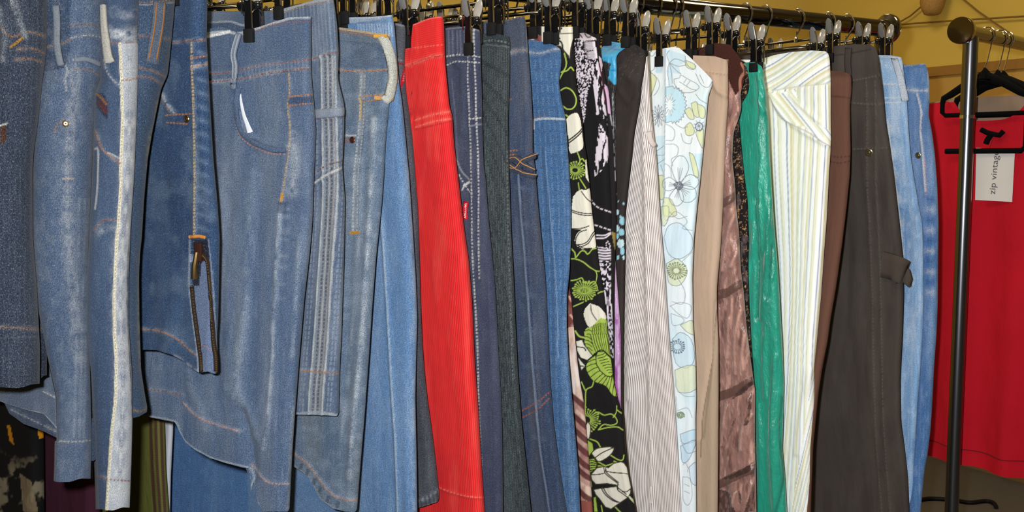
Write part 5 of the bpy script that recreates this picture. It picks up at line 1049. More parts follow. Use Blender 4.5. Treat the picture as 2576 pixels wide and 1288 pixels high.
# ---- light washed jeans
c = Cloth([(2262, 134), (2270, 150), (2276, 200), (2282, 260), (2286, 330), (2292, 400), (2300, 450), (2312, 520), (2320, 560), (2323, 640), (2324, 760), (2321, 850), (2316, 930), (2308, 1020), (2303, 1110), (2298, 1180), (2298, 1288)],
          [(2170, 142), (2205, 138), (2240, 139), (2266, 144)], 1650, yaw=7, yf=-.175, r=.009, rt=[(120, .006), (500, .008)], W=.34, fine=110, base=(132, 168, 208), seed=40)
c.denim((206, 222, 238), (70, 110, 162), a=.95)
c.poly([(2200, 150), (2262, 150), (2266, 208), (2210, 212)], (150, 182, 216), .6); c.wear([(2205, 160), (2230, 164), (2250, 160)], 10, (216, 222, 232), .8)
c.seam([(2214, 212), (2245, 212), (2272, 208)], (206, 206, 206), a=.9); c.line([(2202, 140), (2264, 146)], 5, (196, 202, 208), .8)
for y in (246, 258): c.line([(2224, y), (2250, y), (2270, y-2)], 3, (206, 214, 224), .8)
for k, y in enumerate(range(320, 620, 30)): c.wear([(2234+k*3.4, y), (2256+k*3.4, y+4)], 9, (72, 112, 164) if k % 2 else (216, 216, 214), .7, 9)
c.line([(2232, 300), (2246, 420), (2262, 540), (2272, 640)], 3, (206, 212, 214), .8)
c.poly([(2294, 420), (2312, 500), (2324, 640), (2322, 900), (2300, 1290), (2326, 1290), (2336, 600)], (150, 184, 218), .5)
r = garment('jeans', 'light washed blue jeans with a pale belt loop, second pair from the rail end', 'jeans', c, GJ, (2166, 136), 'light washed jeans near the rail end')
c.finish(r, 'leg', 'denim_soft', [('waistband', [(2000, 60), (2350, 60), (2350, 206), (2245, 212), (2000, 214)])])
c.strip([(2251, 144), (2262, 180), (2270, 220), (2276, 254)], 15, 'belt_loop', (184, 192, 206), 'denim_soft', .004)

# ---- last jeans, mid blue
c = Cloth([(2322, 156), (2332, 166), (2338, 200), (2338, 256), (2336, 290), (2344, 330), (2352, 390), (2358, 470), (2361, 560), (2360, 650), (2359, 760), (2356, 840), (2350, 920), (2346, 1000), (2341, 1080), (2334, 1140), (2326, 1180), (2316, 1288)],
          [(2230, 160), (2272, 162), (2300, 164), (2330, 158)], 1650, yaw=5, yf=-.19, r=.011, rt=[(140, .007), (500, .012)], W=.32, fine=90, base=(78, 112, 158), seed=41)
c.denim((150, 172, 200), (50, 84, 136), a=.8)
c.line([(2274, 166), (2328, 160)], 4, (150, 160, 176), .8); c.seam([(2280, 226), (2310, 228), (2338, 228)], (176, 180, 190), a=.9); c.line([(2334, 180), (2338, 250)], 4, (150, 160, 176), .8)
c.line([(2308, 236), (2318, 280), (2316, 330), (2322, 400), (2328, 480)], 4, (196, 196, 200), .9); c.ridge([(2308, 236), (2318, 280), (2316, 330), (2322, 400), (2328, 490)], 5, .002); c.line([(2326, 400), (2330, 490)], 2, (190, 130, 120), .8, dash=(5, 3))
for k, y in enumerate(range(500, 760, 26)): c.wear([(2328, y), (2344, y+2)], 8, (176, 180, 190) if k % 2 else (44, 76, 130), .8, 9)
r = garment('jeans', 'mid blue jeans with a silver rivet, last garment before the rail end', 'jeans', c, GJ, (2206, 150), 'last mid blue jeans at the rail end')
c.finish(r, 'leg', 'denim', [('waistband', [(2000, 60), (2400, 60), (2400, 226), (2280, 226), (2000, 224)])])
c.rivet(2310, 391, 7.5, 'rivet', M_STEEL)
# ================================================================== lower row behind
GL = 'garments on the low rail behind'
def low_cloth(*a, **k):
    k.setdefault('yf', .22); k.setdefault('fold', .003); return Cloth(*a, **k)
LOW = []
def low_garment(kind, label, cat, c, short, mat='cotton', part='body'):
    p = c.pos[0, c.nc//2]; r = empty(kind, p); tag(r, label, cat, GL); c.finish(r, part, mat); LOW.append((r, short, c)); return r
c = low_cloth([(108, 900), (112, 1288)], 900, 1700, yaw=30, r=.012, W=.3, fine=180, base=(16, 14, 14), seed=50, m=.55)
f = fbm(c.X/30, c.Y/34, 4, 4); c.blend(sstep(.57, .68, f)*sstep(1120, 1200, c.Y)*.75, (150, 138, 112)); c.poly([(18, 1070), (26, 1070), (36, 1120), (24, 1108)], (200, 130, 20)); c.poly([(94, 1080), (118, 1084), (118, 1100), (98, 1104)], (230, 150, 20)); c.poly([(50, 1190), (80, 1210), (96, 1288), (60, 1288)], (150, 130, 100), .7)
low_garment('printed_skirt', 'black skirt with a cream brush print on the low rail, far left', 'skirt', c, 'black brush-print skirt')
c = low_cloth([(248, 900), (252, 1288)], 900, 1700, yaw=30, r=.014, W=.3, fine=170, base=(58, 24, 38), seed=51, m=.9)
low_garment('plum_trousers', 'plain dark plum trousers on the low rail, behind the cuffed pale jeans', 'trousers', c, 'dark plum trousers')
c = low_cloth([(410, 960), (414, 1060), (418, 1180), (426, 1288)], 960, 1700, yaw=22, r=.010, W=.3, fine=110, st=2.2, base=(104, 106, 50), seed=52, m=.85)
for x0 in (380, 393, 406): c.line([(x0-2, 1030), (x0, 1100), (x0+3, 1180), (x0+10, 1300)], 7, (70, 28, 40))
c.line([(424, 1030), (428, 1300)], 6, (70, 28, 40))
for y in range(1040, 1300, 4): c.line([(340, y), (430, y)], 1.4, (84, 88, 38), .5)
low_garment('striped_dress', 'olive green knitted dress with maroon vertical stripes on the low rail', 'dress', c, 'olive and maroon dress')
c = low_cloth([(434, 1000), (436, 1080), (430, 1200), (428, 1288)], 1000, 1700, yaw=22, yf=.25, r=.005, W=.28, fine=40, base=(176, 178, 186), seed=53)
low_garment('grey_shirt', 'pale grey garment, a sliver left of the blue jeans on the low rail', 'shirt', c, 'pale grey garment')
c = low_cloth([(745, 960), (742, 1100), (740, 1288)], 960, 1700, yaw=38, yf=.16, r=.010, W=.44, fine=330, base=(74, 106, 148), seed=54, m=1.0)
c.denim((112, 142, 178), (54, 84, 124), a=.5); c.wear([(700, 1200), (712, 1288)], 6, (150, 170, 196), .6)
low_garment('jeans', 'plain blue jeans on the low rail, under the scalloped hem', 'jeans', c, 'plain blue jeans', 'denim', 'leg')

# ================================================================== rails
RR = .0190; ZR = float(at(2018, 51, 0)[2]); XE = float(at(2240, 82, 0)[0])
def axis_x(z): return Matrix.Translation((0, 0, z)) @ Matrix.Rotation(math.pi/2, 4, 'Y')
root = empty('garment_rack', (XE, 0, 0)); tag(root, 'long chrome garment rack running across the photo, crowded with jeans and trousers', 'clothes rack')
o = np.array(root.location)
def L_(*p): return [Vector(q)-root.location for q in p]
MB().tube(L_((-.55, 0, ZR), (XE-.01, 0, ZR)), RR, 28).build('rail', M_RAIL, root)
X = Matrix.Translation(Vector((XE-.03, 0, ZR))-root.location) @ Matrix.Rotation(math.pi/2, 4, 'Y')
MB().lathe([(.0205, -.012), (.0208, .010), (.032, .012), (.0335, .014), (.0335, .026), (.032, .028), (.001, .0282)], X, 36).build('end_cap', M_DCHROME, root)
PX = 1.912
for px_ in (PX, -.42):
    MB().tube(L_((px_, 0, .05), (px_, 0, ZR-.016)), .0135, 18).build('post', M_DCHROME, root)
    MB().tube(L_((px_, -.28, .045), (px_, .28, .045)), .014, 14).build('foot', M_DCHROME, root)
    for y in (-.24, .24): MB().tube(L_((px_-.009, y, .024), (px_+.009, y, .024)), .023, 16).build('castor', M_RUBBER, root)
lr = empty('low_garment_rack', (.3, .42, 0)); tag(lr, 'low chrome garment rack standing behind the hanging jeans', 'clothes rack')
zl_ = max(max(float(c_.P[0, :, 2].max()) for _, _, c_ in LOW)+.075, .9)
def LL(*p): return [Vector(q)-lr.location for q in p]
MB().tube(LL((-.35, .42, zl_), (.85, .42, zl_)), .0125, 16).build('rail', M_DCHROME, lr)
for px_ in (-.3, .8):
    MB().tube(LL((px_, .42, .02), (px_, .42, zl_-.01)), .0125, 14).build('post', M_DCHROME, lr); MB().tube(LL((px_, .2, .014), (px_, .64, .014)), .013, 12).build('foot', M_DCHROME, lr)

# ================================================================== clip hangers
def clip_meshes():
    """one spring clip, origin at the tip of the jaws; x across the cloth, y along the hanger, z up"""
    out = {}
    def jaw(sg, q):
        pts = [(.0072, .000), (.0080, .012), (.0085, .030), (.0068, .044), (.0095, .052)]
        w = [.0125, .0115, .0105, .0105, .0105]; th = .0022; rows = []
        for (x, z), w_ in zip(pts, w):
            rows.append([q.bm.verts.new((sg*(x+dx), y, z)) for dx, y in ((0, -w_/2), (0, w_/2), (th, w_/2*.82), (th, -w_/2*.82))])
        for a, b in zip(rows, rows[1:]):
            for k in range(4): q.bm.faces.new((a[k], a[(k+1) % 4], b[(k+1) % 4], b[k]))
        q.bm.faces.new(rows[0]); q.bm.faces.new(rows[-1][::-1])
    q = MB(); jaw(-1, q); jaw(1, q); q.box((0, 0, .0455), .014, .012, .011, None, .002); out['clip'] = (q, M_BLACK)
    q = MB()
    for sg in (-1, 1): q.box((sg*.0083, 0, .0075), .0058, .0138, .017, None, .0012)
    out['rubber_tip'] = (q, M_RUBBER)
    for nm, sg, mt in (('finger_pad', -1, M_SMOKE), ('finger_pad_far', 1, M_CLEAR)):
        q = MB(); R_ = Matrix.Rotation(sg*.30, 4, 'Y'); q.ball((sg*.0140, 0, .0635), .0026, .0074, .0152, R_, 18, 11); out[nm] = (q, mt)
    q = MB()
    for sg in (-1, 1):
        q.tube([(sg*.0172, -.0052, .071), (sg*.0150, -.0064, .060), (sg*.0120, -.0066, .050), (sg*.0122, -.0070, .034), (sg*.0116, -.0072, .016)], .0013, 8)
        q.tube([(sg*.0172, .0052, .071), (sg*.0150, .0064, .060), (sg*.0120, .0066, .050), (sg*.0122, .0070, .034)], .0009, 6)
    q.tube([(-.0122, -.0068, .034), (-.006, -.0074, .040), (0, -.0076, .042), (.006, -.0074, .040), (.0122, -.0068, .034)], .0010, 6)
    out['spring_wire'] = (q, M_CHROME)
    return out
ME = {}
for nm, (q, mt) in clip_meshes().items():
    bmesh.ops.scale(q.bm, vec=(1.08, 1.18, 1.14), verts=q.bm.verts); bmesh.ops.recalc_face_normals(q.bm, faces=q.bm.faces); me = bpy.data.meshes.new(nm); q.bm.to_mesh(me); q.bm.free(); me.materials.append(mt)
    me.polygons.foreach_set('use_smooth', np.ones(len(me.polygons), bool)); me.set_sharp_from_angle(angle=math.radians(38)); ME[nm] = me
q = MB(); q.tube([(0, -.155, 0), (0, .155, 0)], .0026, 10); MEB = bpy.data.meshes.new('bar'); q.bm.to_mesh(MEB); q.bm.free(); MEB.materials.append(M_RAIL)
q = MB(); q.lathe([(.003, -.016), (.0062, -.014), (.0068, -.004), (.0058, .0), (.0058, .010), (.0074, .014), (.0074, .021), (.004, .024)], Matrix.Rotation(math.pi/2, 4, 'X'), 16); MEK = bpy.data.meshes.new('bar_end'); bmesh.ops.recalc_face_normals(q.bm, faces=q.bm.faces); q.bm.to_mesh(MEK); q.bm.free(); MEK.materials.append(M_BLACK)
for me in (MEB, MEK): me.polygons.foreach_set('use_smooth', np.ones(len(me.polygons), bool))
def sub(name, me, parent, loc=(0, 0, 0), rz=0):
    o = bpy.data.objects.new(name, me); COL.objects.link(o); o.parent = parent; o.location = loc; o.rotation_euler = (0, 0, rz); return o
def clip_hanger(short, X0, zbar, yaw, rail_z, rail_y=0., rr=RR, label=None, group='clip hangers on the main rail', front=.135):
    h = empty('clip_hanger', (X0, rail_y, zbar)); tag(h, label or ('clip hanger with chrome hook holding the '+short), 'clothes hanger', group)
    h.rotation_euler = (0, 0, yaw)
    sub('bar', MEB, h, (0, .15-front, 0))
    for sg in (-1, 1):
        sub('bar_end', MEK, h, (0, .15-front+sg*.150, 0), 0 if sg > 0 else math.pi)
        cl = sub('clip', ME['clip'], h, (0, -front if sg < 0 else .30-front, -.0525), 0)
        for nm in ('rubber_tip', 'finger_pad', 'finger_pad_far', 'spring_wire'):
            sub('finger_pad' if nm.startswith('finger') else nm, ME[nm], cl)
    # hook: stem, S bend and loop over the rail, turned back so the loop lies square to the rail
    H = rail_z-zbar; lp = rr+.0026; pts = [(0, 0, .002), (0, 0, .02), (0, -.001, min(.028, H*.3))]
    for a in np.linspace(-48, 205, 22):
        t = math.radians(a); pts.append((0, -lp*math.cos(t), H+lp*math.sin(t)+.0006))
    c_, s_ = math.cos(-yaw), math.sin(-yaw)
    pts = [(x*c_-y*s_, x*s_+y*c_, z) for x, y, z in pts]
    q = MB(); q.tube([Vector(p) for p in pts], .0020, 8); q.ball(pts[-1], .0026, u=8, v=6); q.lathe([(.002, -.004), (.005, -.003), (.005, .004), (.0022, .010)], None, 12)
    q.build('hook', M_CHROME, h)
    return h
for c_, short, tx, ty, yaw in GARMENTS:
    row = 6
    cols = np.where((c_.w[0] > .004) & (c_.w[0] < .20))[0]
    for _ in range(3):
        k = cols[np.argmin(np.abs(c_.X[row, cols]-tx))]; row = int(np.argmin(np.abs(c_.Y[:, k]-ty)))
    p = c_.P[row, k]
    pc = p[:2]-c_.n*.0036; bx, by = c_.b
    front = (0-pc[1])/by; X0 = pc[0]+bx*front
    clip_hanger(short, float(X0), min(float(p[2])+.0525, ZR-.045), yaw, ZR, front=float(front))
for root_, short, c_ in LOW:
    p = c_.P[0, c_.nc//2]; b_ = np.array([c_.b[0], c_.b[1]])
    Xc = float(p[0])+b_[0]/b_[1]*(.42-float(p[1])); clip_hanger(short, Xc, float(p[2])+.02, c_.yaw, zl_, .42, .0125, 'clip hanger on the low rail holding the '+short, 'clip hangers on the low rail', .10)

# ================================================================== second rack with the red top
R2 = np.array([math.sin(math.radians(77)), math.cos(math.radians(77)), 0.]); S2 = np.array([R2[1], -R2[0], 0.])     # rail direction, shirt direction (towards the left of the photo is -S2)
E2 = at(2420, 77, -.05); Z2 = float(E2[2])
rk = empty('garment_rack', (float(E2[0]), float(E2[1]), 0)); tag(rk, 'chrome garment rack with a round end cap at the right edge, holding the red top', 'clothes rack')
def K_(p): return Vector(p)-rk.location
MB().tube([K_(E2), K_(E2+R2*1.5)], .0175, 26).build('rail', M_RAIL, rk)
Xm = Matrix.Translation(K_(E2-R2*.004)) @ Vector(-R2).to_track_quat('Z', 'Y').to_matrix().to_4x4()
MB().lathe([(.018, -.03), (.0185, -.013), (.030, -.011), (.0312, -.009), (.0312, .006), (.030, .008), (.001, .0081)], Xm, 36).build('end_cap', M_DCHROME, rk)
for t in (.052, 1.35):
    b0 = E2+R2*t; f = np.array([b0[0], b0[1], .03])
    mid_ = np.array([b0[0], b0[1], Z2-.20]); low_ = np.array([b0[0], b0[1], .42])
    MB().tube([K_(low_), K_(mid_)], .0165, 24).build('post', M_BCHROME, rk)
    MB().tube([K_(mid_), K_(b0-np.array([0, 0, .012]))], .0178, 24).build('post', M_BCHROME, rk)
    MB().tube([K_(mid_-np.array([0, 0, .004])), K_(mid_+np.array([0, 0, .004]))], .0188, 24).build('collar', M_CHROME, rk)
    MB().tube([K_(f), K_(low_)], .0185, 20).build('post', M_BCHROME, rk)
    MB().tube([K_(f+S2*.26), K_(f-S2*.26)], .016, 14).build('foot', M_DCHROME, rk)
    for sg in (-1, 1): MB().tube([K_(f+S2*.22*sg-R2*.008-np.array([0, 0, .012])), K_(f+S2*.22*sg+R2*.008-np.array([0, 0, .012]))], .017, 14).build('castor', M_RUBBER, rk)
def shirt_plane(off): return E2+R2*off
HX = [.145, .225, .262]
def sz(x, y):
    p = on_plane(x, y, shirt_plane(HX[0]), R2)-shirt_plane(HX[0]); return float(p @ S2), float(on_plane(x, y, shirt_plane(HX[0]), R2)[2]-Z2)
ARM = [sz(*p) for p in ((2371, 256), (2374, 244), (2391, 235), (2429, 210), (2462, 196), (2492, 188))]
SHF = .5*(sz(2498, 184)[0])                                   # hanger centre
S_L = ARM[0][0]; ZB1 = sz(2450, 288)[1]; ZB2 = sz(2450, 380)[1]; S_B2 = sz(2379, 378)[0]; Z_PK = sz(2496, 183)[1]
def velvet_hanger(off, label, two_bars, short=None):
    c0 = shirt_plane(off); p0 = np.array([c0[0], c0[1], Z2])
    h = empty('velvet_hanger', p0-np.array([0, 0, .13])); tag(h, label, 'clothes hanger', 'black velvet hangers on the second rack')
    def W(s_, z): return Vector(p0+S2*s_+np.array([0, 0, z]))-h.location
    lp = .0205; pts = [W(0, Z_PK+.0), W(0, -.074), W(.004, -.060)]+[W(lp*math.cos(math.radians(a)), lp*math.sin(math.radians(a))+.0006) for a in np.linspace(-52, 205, 20)]
    q = MB(); q.tube(pts, .0017, 8); q.ball(pts[-1], .0026, u=8, v=6); q.build('hook', M_CHROME, h)
    left = [(a, b-.004) for a, b in ARM]; arm = left+[(0, Z_PK-.006)]+[(-a, b) for a, b in left[::-1]]
    rr_ = [.006, .0075, .009, .010, .013, .018]; q = MB(); q.tube([W(*p) for p in arm], rr_+[.021]+rr_[::-1], 12)
    q.tube([W(0, Z_PK-.02), W(0, Z_PK+.008)], [.02, .006], 12); q.build('shoulder', M_VELVETK, h)
    q = MB(); q.tube([W(S_L, ARM[0][1]), W(S_L, ZB1+.008), W(S_L+.008, ZB1), W(-S_L-.008, ZB1), W(-S_L, ZB1+.008), W(-S_L, ARM[0][1])], .0055, 10); q.build('trouser_bar', M_VELVETK, h)
    if two_bars:
        q = MB(); q.tube([W(S_B2, ZB2), W(0, ZB2), W(-S_L-.01, ZB2), W(-S_L, ZB2+.01), W(-S_L, ZB1)], .0068, 10); q.build('trouser_bar', M_VELVETK, h)
    return h
velvet_hanger(HX[0], 'black velvet hanger with chrome hook carrying the red top', True)
velvet_hanger(HX[1], 'black velvet hanger holding the tan top just behind the red one', False)
velvet_hanger(HX[2], 'empty-looking black velvet hanger, farthest along the second rack', False)
def flat_top(kind, label, off, col, neck, seed, hem_px, half=.215):
    c0 = shirt_plane(off+.046); p0 = np.array([c0[0], c0[1], Z2]); n_ = R2
    ns, nz = 90, 150; s_ = np.linspace(-half, half, ns); v = np.linspace(0, 1, nz)
    zt_ = np.array([sz(2340, 250)[1], sz(2366, 248)[1]]); sl = abs(sz(2366, 248)[0])
    top = zt_[1]-.006-.10*np.clip(np.abs(s_)-sl, 0, 1)
    if neck: top = top-np.where(np.abs(s_) < neck, .052*(1-(np.abs(s_)/neck)**3.5), 0)
    else: top = top+.012
    hem = hem_px(s_)
    Zg = top[None]*(1-v[:, None])+hem[None]*v[:, None]
    flare = 1+.10*v[:, None]; Sg = s_[None]*flare
    fx = .004+.010*v[:, None]; dd = fx*(np.sin(Sg*46+seed+2*fbm(Sg*9, Zg*3, seed))+.6*np.sin(Sg*23+seed*2))+.006*(fbm(Sg*14, Zg*9, seed)-.5)
    bulge = .012*(1-(Sg/half/1.1)**2)
    P_ = p0+S2*Sg[..., None]+np.array([0, 0, 1.])*Zg[..., None]-n_*(dd+bulge+.010)[..., None]
    Pb = p0+S2*Sg[..., None]+np.array([0, 0, 1.])*(Zg+np.where(v < .01, .0, 0.)[:, None])[..., None]+n_*(bulge+.010+dd*.5)[..., None]
    V = np.concatenate([P_.reshape(-1, 3), Pb.reshape(-1, 3)])
    i = np.arange(ns*nz).reshape(nz, ns); q1 = np.stack([i[:-1, :-1], i[1:, :-1], i[1:, 1:], i[:-1, 1:]], -1).reshape(-1, 4); q2 = q1[:, ::-1]+ns*nz
    sd = np.concatenate([np.stack([i[:-1, j], i[:-1, j]+ns*nz, i[1:, j]+ns*nz, i[1:, j]], -1) for j in (0, ns-1)])
    root = empty(kind, p0+np.array([0, 0, -.2])); tag(root, label, 'top')
    base = np.ones((len(V), 3))*lin(col)
    wv = fbm(V[:, 0]*20+V[:, 1]*20, V[:, 2]*8, seed)[:, None]; base = base*(.92+.16*wv)
    uv = np.stack([np.concatenate([Sg.ravel()]*2), np.concatenate([Zg.ravel()]*2)], -1)
    ob = mesh_np('body', V-np.array(root.location), np.concatenate([q1, q2, sd]), CM['cotton'], root, base, uv, np.zeros_like(uv))
    # hem band
    m = []; 
    for j in range(ns): m.append(Vector(P_[-8, j]-n_*.0015)-root.location)
    MB().tube(m, .0011, 5).build('hem_seam', pl('dark_red_thread' if seed == 3 else 'tan_thread_dark', (96, 10, 20) if seed == 3 else (80, 62, 50), .9), root)
    return root, p0, P_
zh = lambda x, y: float(on_plane(x, y, shirt_plane(HX[0]), R2)[2])-Z2
sa = float((on_plane(2344, 1160, shirt_plane(HX[0]), R2)-shirt_plane(HX[0])) @ S2); sb = float((on_plane(2570, 1212, shirt_plane(HX[0]), R2)-shirt_plane(HX[0])) @ S2)
hem = lambda s_: np.interp(s_, [sa, sb], [zh(2344, 1160), zh(2570, 1212)])
rt, P0, PG = flat_top('red_top', 'crimson red top on a black velvet hanger behind the chrome post', HX[0], (196, 24, 40), abs(sz(2374, 256)[0]), 3, hem)
flat_top('tan_top', 'greyish tan top hanging directly behind the red top', HX[1], (150, 128, 108), 0, 5, lambda s_: np.full_like(s_, -.75), .20)
# black neck ribbon
def on_shirt(x, y, lift=.0): return on_plane(x, y, shirt_plane(HX[0])-R2*(.004+lift), R2)
q = MB()
for pl_, w_ in (([(2468, 326), (2484, 334), (2500, 338), (2514, 340), (2524, 330)], .0065), ([(2492, 340), (2484, 352), (2480, 362)], .007)):
    q.tube([Vector(on_shirt(x, y, -.016))-rt.location for x, y in pl_], w_, 8)
q.build('neck_tie', M_VELVETK, rt)['label'] = 'black ribbon tie'
# white card tag with writing
cp = [on_shirt(*p, -.0125) for p in ((2456, 372), (2553, 378), (2546, 508), (2453, 503))]
tg = empty('hang_tag', (cp[0]+cp[2])/2); tag(tg, 'white card tag with vertical lettering, hanging on the red top', 'tag')
MB().prism([Vector(p)-tg.location for p in cp], Vector(R2*.0008)).build('card', pl('white_card', (226, 220, 214), .6, noise=.02), tg, smooth=False)
MB().tube([Vector(on_shirt(2490, 372, -.0125))-tg.location, Vector(on_shirt(2496, 352, -.0125))-tg.location, Vector(on_shirt(2502, 340, -.0125))-tg.location], .0007, 6).build('string', pl('tag_string', (120, 20, 30), .8), tg)
def lettering(text, p_start, p_end, p_up, parent, mat, name='lettering', lift=.0006, fit=True):
    """text from p_start to p_end, letter tops towards p_up"""
    cu = bpy.data.curves.new('txt', 'FONT'); cu.body = text; cu.size = 1; cu.resolution_u = 3
    ob = bpy.data.objects.new('txt', cu); COL.objects.link(ob); dg = bpy.context.evaluated_depsgraph_get(); dg.update()
    me = bpy.data.meshes.new_from_object(ob.evaluated_get(dg)); bpy.data.objects.remove(ob)
    xs = [v.co.x for v in me.vertices]; x0, x1 = min(xs), max(xs)
    p_start, p_end, p_up = (np.asarray(p, float) for p in (p_start, p_end, p_up)); u = p_end-p_start; v = p_up-p_start
    nn = np.cross(u, v); nn /= np.linalg.norm(nn)
    for w in me.vertices:
        p = p_start+u*((w.co.x-x0)/(x1-x0))+v*w.co.y/.72+nn*lift-np.array(parent.location if parent.parent is None else parent.parent.location)
        w.co = p
    return link_mesh(name, me, mat, parent)
INK = pl('grey_ink', (84, 78, 84), .7)
lettering('zip vintage', on_shirt(2503, 489, -.012), on_shirt(2513, 380, -.012), on_shirt(2487, 488, -.012), tg, INK)
# white lettering on the red tab of the navy jeans
cc, tb = TAB
try:
    l0, h0 = cc.hit(1173.5, 511); l1, _ = cc.hit(1171.5, 549)
    g_ = np.array(h0)*.0042
    lettering('terrnuv', np.array(l0)+g_, np.array(l1)+g_, np.array(cc.hit(1180, 510.5)[0])+g_, tb, pl('white_thread', (230, 220, 220), .8), lift=0)
except Exception as e: print('tab', e)

# ================================================================== room
XW, YB, H = 3.86, 2.05, 2.9
def quad(name, pts, mat, kind='structure', n=None):
    q = MB(); q.prism([Vector(p) for p in pts], Vector(n)); o = q.build(name, mat, None, False); tag(o, kind=kind); return o
M_WALL = pl('ochre_wall', (220, 190, 92), .8, noise=.06, scale=3, bump=.1)
M_WALL2 = pl('ochre_wall_side', (210, 180, 80), .8, noise=.06, scale=3, bump=.1)
M_TRIM = pl('ochre_trim', (150, 108, 44), .7, noise=.08)
M_LOW = pl('tan_lower_wall', (190, 150, 74), .8, noise=.06, scale=4)
M_SKIRT = pl('tan_skirting', (150, 122, 92), .7, noise=.05)
M_CARPET = pl('grey_carpet', (88, 84, 80), .95, noise=.25, scale=250, bump=.5)
M_CEIL = pl('ceiling', (200, 186, 150), .9, noise=.04)
quad('floor', [(-2.6, -3.2, 0), (XW, -3.2, 0), (XW, YB, 0), (-2.6, YB, 0)], M_CARPET, n=(0, 0, -.1))
quad('wall_back', [(-2.6, YB, 0), (XW+.1, YB, 0), (XW+.1, YB, H), (-2.6, YB, H)], M_WALL, n=(0, .1, 0))
zt = float(on_plane(2380, 178, (XW, 0, 0), (1, 0, 0))[2])
quad('wall_right', [(XW, -3.2, 0), (XW, YB, 0), (XW, YB, H), (XW, -3.2, H)], M_WALL2, n=(.1, 0, 0))
quad('trim_1', [(XW-.004, -3.2, zt-.02), (XW-.004, YB-.001, zt-.02), (XW-.004, YB-.001, zt+.02), (XW-.004, -3.2, zt+.02)], M_TRIM, n=(-.014, 0, 0))
quad('trim_2', [(XW-.001, -3.2, .16), (XW-.001, YB-.001, .16), (XW-.001, YB-.001, zt-.02), (XW-.001, -3.2, zt-.02)], M_LOW, n=(-.004, 0, 0))
quad('trim_3', [(-2.6, YB-.001, zt-.02), (XW-.01, YB-.001, zt-.02), (XW-.01, YB-.001, zt+.015), (-2.6, YB-.001, zt+.015)], M_TRIM, n=(0, -.012, 0))
quad('baseboard_right', [(XW-.001, -3.2, 0), (XW-.001, YB-.001, 0), (XW-.001, YB-.001, .16), (XW-.001, -3.2, .16)], M_SKIRT, n=(-.016, 0, 0))
quad('baseboard_back', [(-2.6, YB-.001, 0), (XW-.02, YB-.001, 0), (XW-.02, YB-.001, .16), (-2.6, YB-.001, .16)], M_SKIRT, n=(0, -.016, 0))
quad('wall_left', [(-2.6, -3.2, 0), (-2.6, YB, 0), (-2.6, YB, H), (-2.6, -3.2, H)], M_WALL, n=(-.1, 0, 0))
quad('ceiling', [(-2.6, -3.2, H), (XW, -3.2, H), (XW, YB, H), (-2.6, YB, H)], M_CEIL, n=(0, 0, .1))
# cords strung across the upper wall and the small woven ornament
def wl(x, y, off=.02): return on_plane(x, y, (XW-off, 0, 0), (1, 0, 0))
M_CORD = pl('brown_cord', (128, 96, 36), .8, noise=.1)
for lab, pts in (('thin brown cord running from the rail end up to the woven ornament', [(2252, 62), (2290, 40), (2330, 6)]), ('thin brown cord slanting down behind the second rack', [(2390, -30), (2460, 28), (2532, 78)]), ('thin brown cord stretched level between the two racks', [(2255, 62), (2400, 52), (2590, 40)])):
    tag(MB().tube([Vector(wl(*p)) for p in pts], .0038, 8).build('cord', M_CORD, loc=None), lab, 'cord', 'cords on the wall')
oc = Vector(wl(2346, 4, .06)); orn = empty('woven_ornament', oc); tag(orn, 'small reddish woven ornament hanging high on the yellow wall', 'ornament')
MB().lathe([(.030, .03), (.050, .02), (.052, .0), (.045, -.03), (.034, -.052), (.026, -.056)], None, 18).build('basket', pl('tan_weave', (168, 128, 66), .8, noise=.35, scale=160, bump=.6), orn)
MB().lathe([(.02, .06), (.058, .045), (.062, .03), (.05, .02)], None, 18).build('rim', pl('red_weave', (140, 70, 44), .8, noise=.3, scale=120), orn)
MB().tube([(0, 0, .05), (0, 0, .4)], .003, 6).build('string', M_CORD, orn)
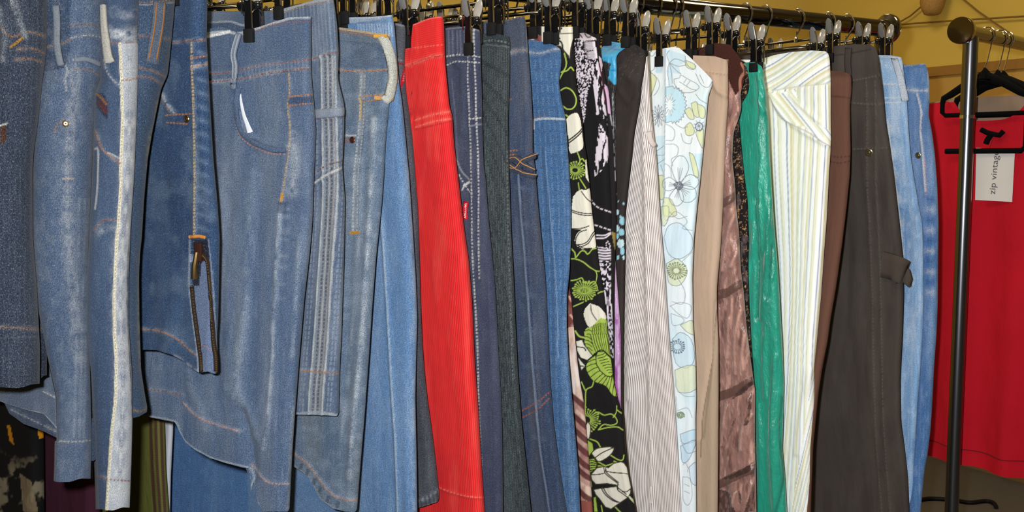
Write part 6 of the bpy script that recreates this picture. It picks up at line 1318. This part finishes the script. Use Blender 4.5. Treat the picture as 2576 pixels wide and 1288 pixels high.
# black cable curled on the carpet
fl = lambda x, y: Vector(on_plane(x, y, (0, 0, .008), (0, 0, 1)))
tag(MB().tube([fl(*p) for p in smooth([(2300, 1260), (2340, 1254), (2400, 1258), (2440, 1264), (2480, 1260), (2500, 1266), (2506, 1276)], 6)], .008, 8).build('cable', M_RUBBER), 'black cable curled on the grey carpet below the second rack', 'cable')

# ================================================================== light and camera
def area(name, loc, target, size, power, col):
    l = bpy.data.lights.new(name, 'AREA'); l.energy = power; l.size = size; l.color = col; l.shape = 'DISK' if size < .2 else 'SQUARE'
    o = bpy.data.objects.new(name, l); COL.objects.link(o); o.location = loc
    o.rotation_euler = (Vector(target)-Vector(loc)).to_track_quat('-Z', 'Y').to_euler(); return o
fp = CAM-RGT*.055+UP*.045
fl_ = area('camera_flash', fp, fp+FWD, .035, FLASH_W, (.96, .98, 1))
for k, (x, y) in enumerate(((.2, -.9), (2.4, -.6), (2.4, 1.0), (.2, 1.1))):
    area('ceiling_lamp', (x, y, H-.03), (x, y, 0), .6, CEIL_W, (1, .85, .58))
w = bpy.data.worlds.new('World'); bpy.context.scene.world = w; w.use_nodes = True
bg = w.node_tree.nodes['Background']; bg.inputs['Color'].default_value = (.9, .78, .6, 1); bg.inputs['Strength'].default_value = .06
cd = bpy.data.cameras.new('Camera'); cd.sensor_width = 36; cd.lens = 36*F/2576; cd.clip_start = .02
co = bpy.data.objects.new('Camera', cd); COL.objects.link(co)
co.matrix_world = Matrix(((RGT[0], UP[0], -FWD[0], CAM[0]), (RGT[1], UP[1], -FWD[1], CAM[1]), (RGT[2], UP[2], -FWD[2], CAM[2]), (0, 0, 0, 1)))
sc = bpy.context.scene; sc.camera = co
sc.view_settings.view_transform = 'Standard'; sc.view_settings.look = 'None'; sc.view_settings.exposure = 0
sc.cycles.max_bounces = 4; sc.cycles.use_adaptive_sampling = True; sc.cycles.adaptive_threshold = .025; sc.cycles.transparent_max_bounces = 6; sc.cycles.caustics_reflective = False; sc.cycles.caustics_refractive = False
sc.cycles.use_denoising = True
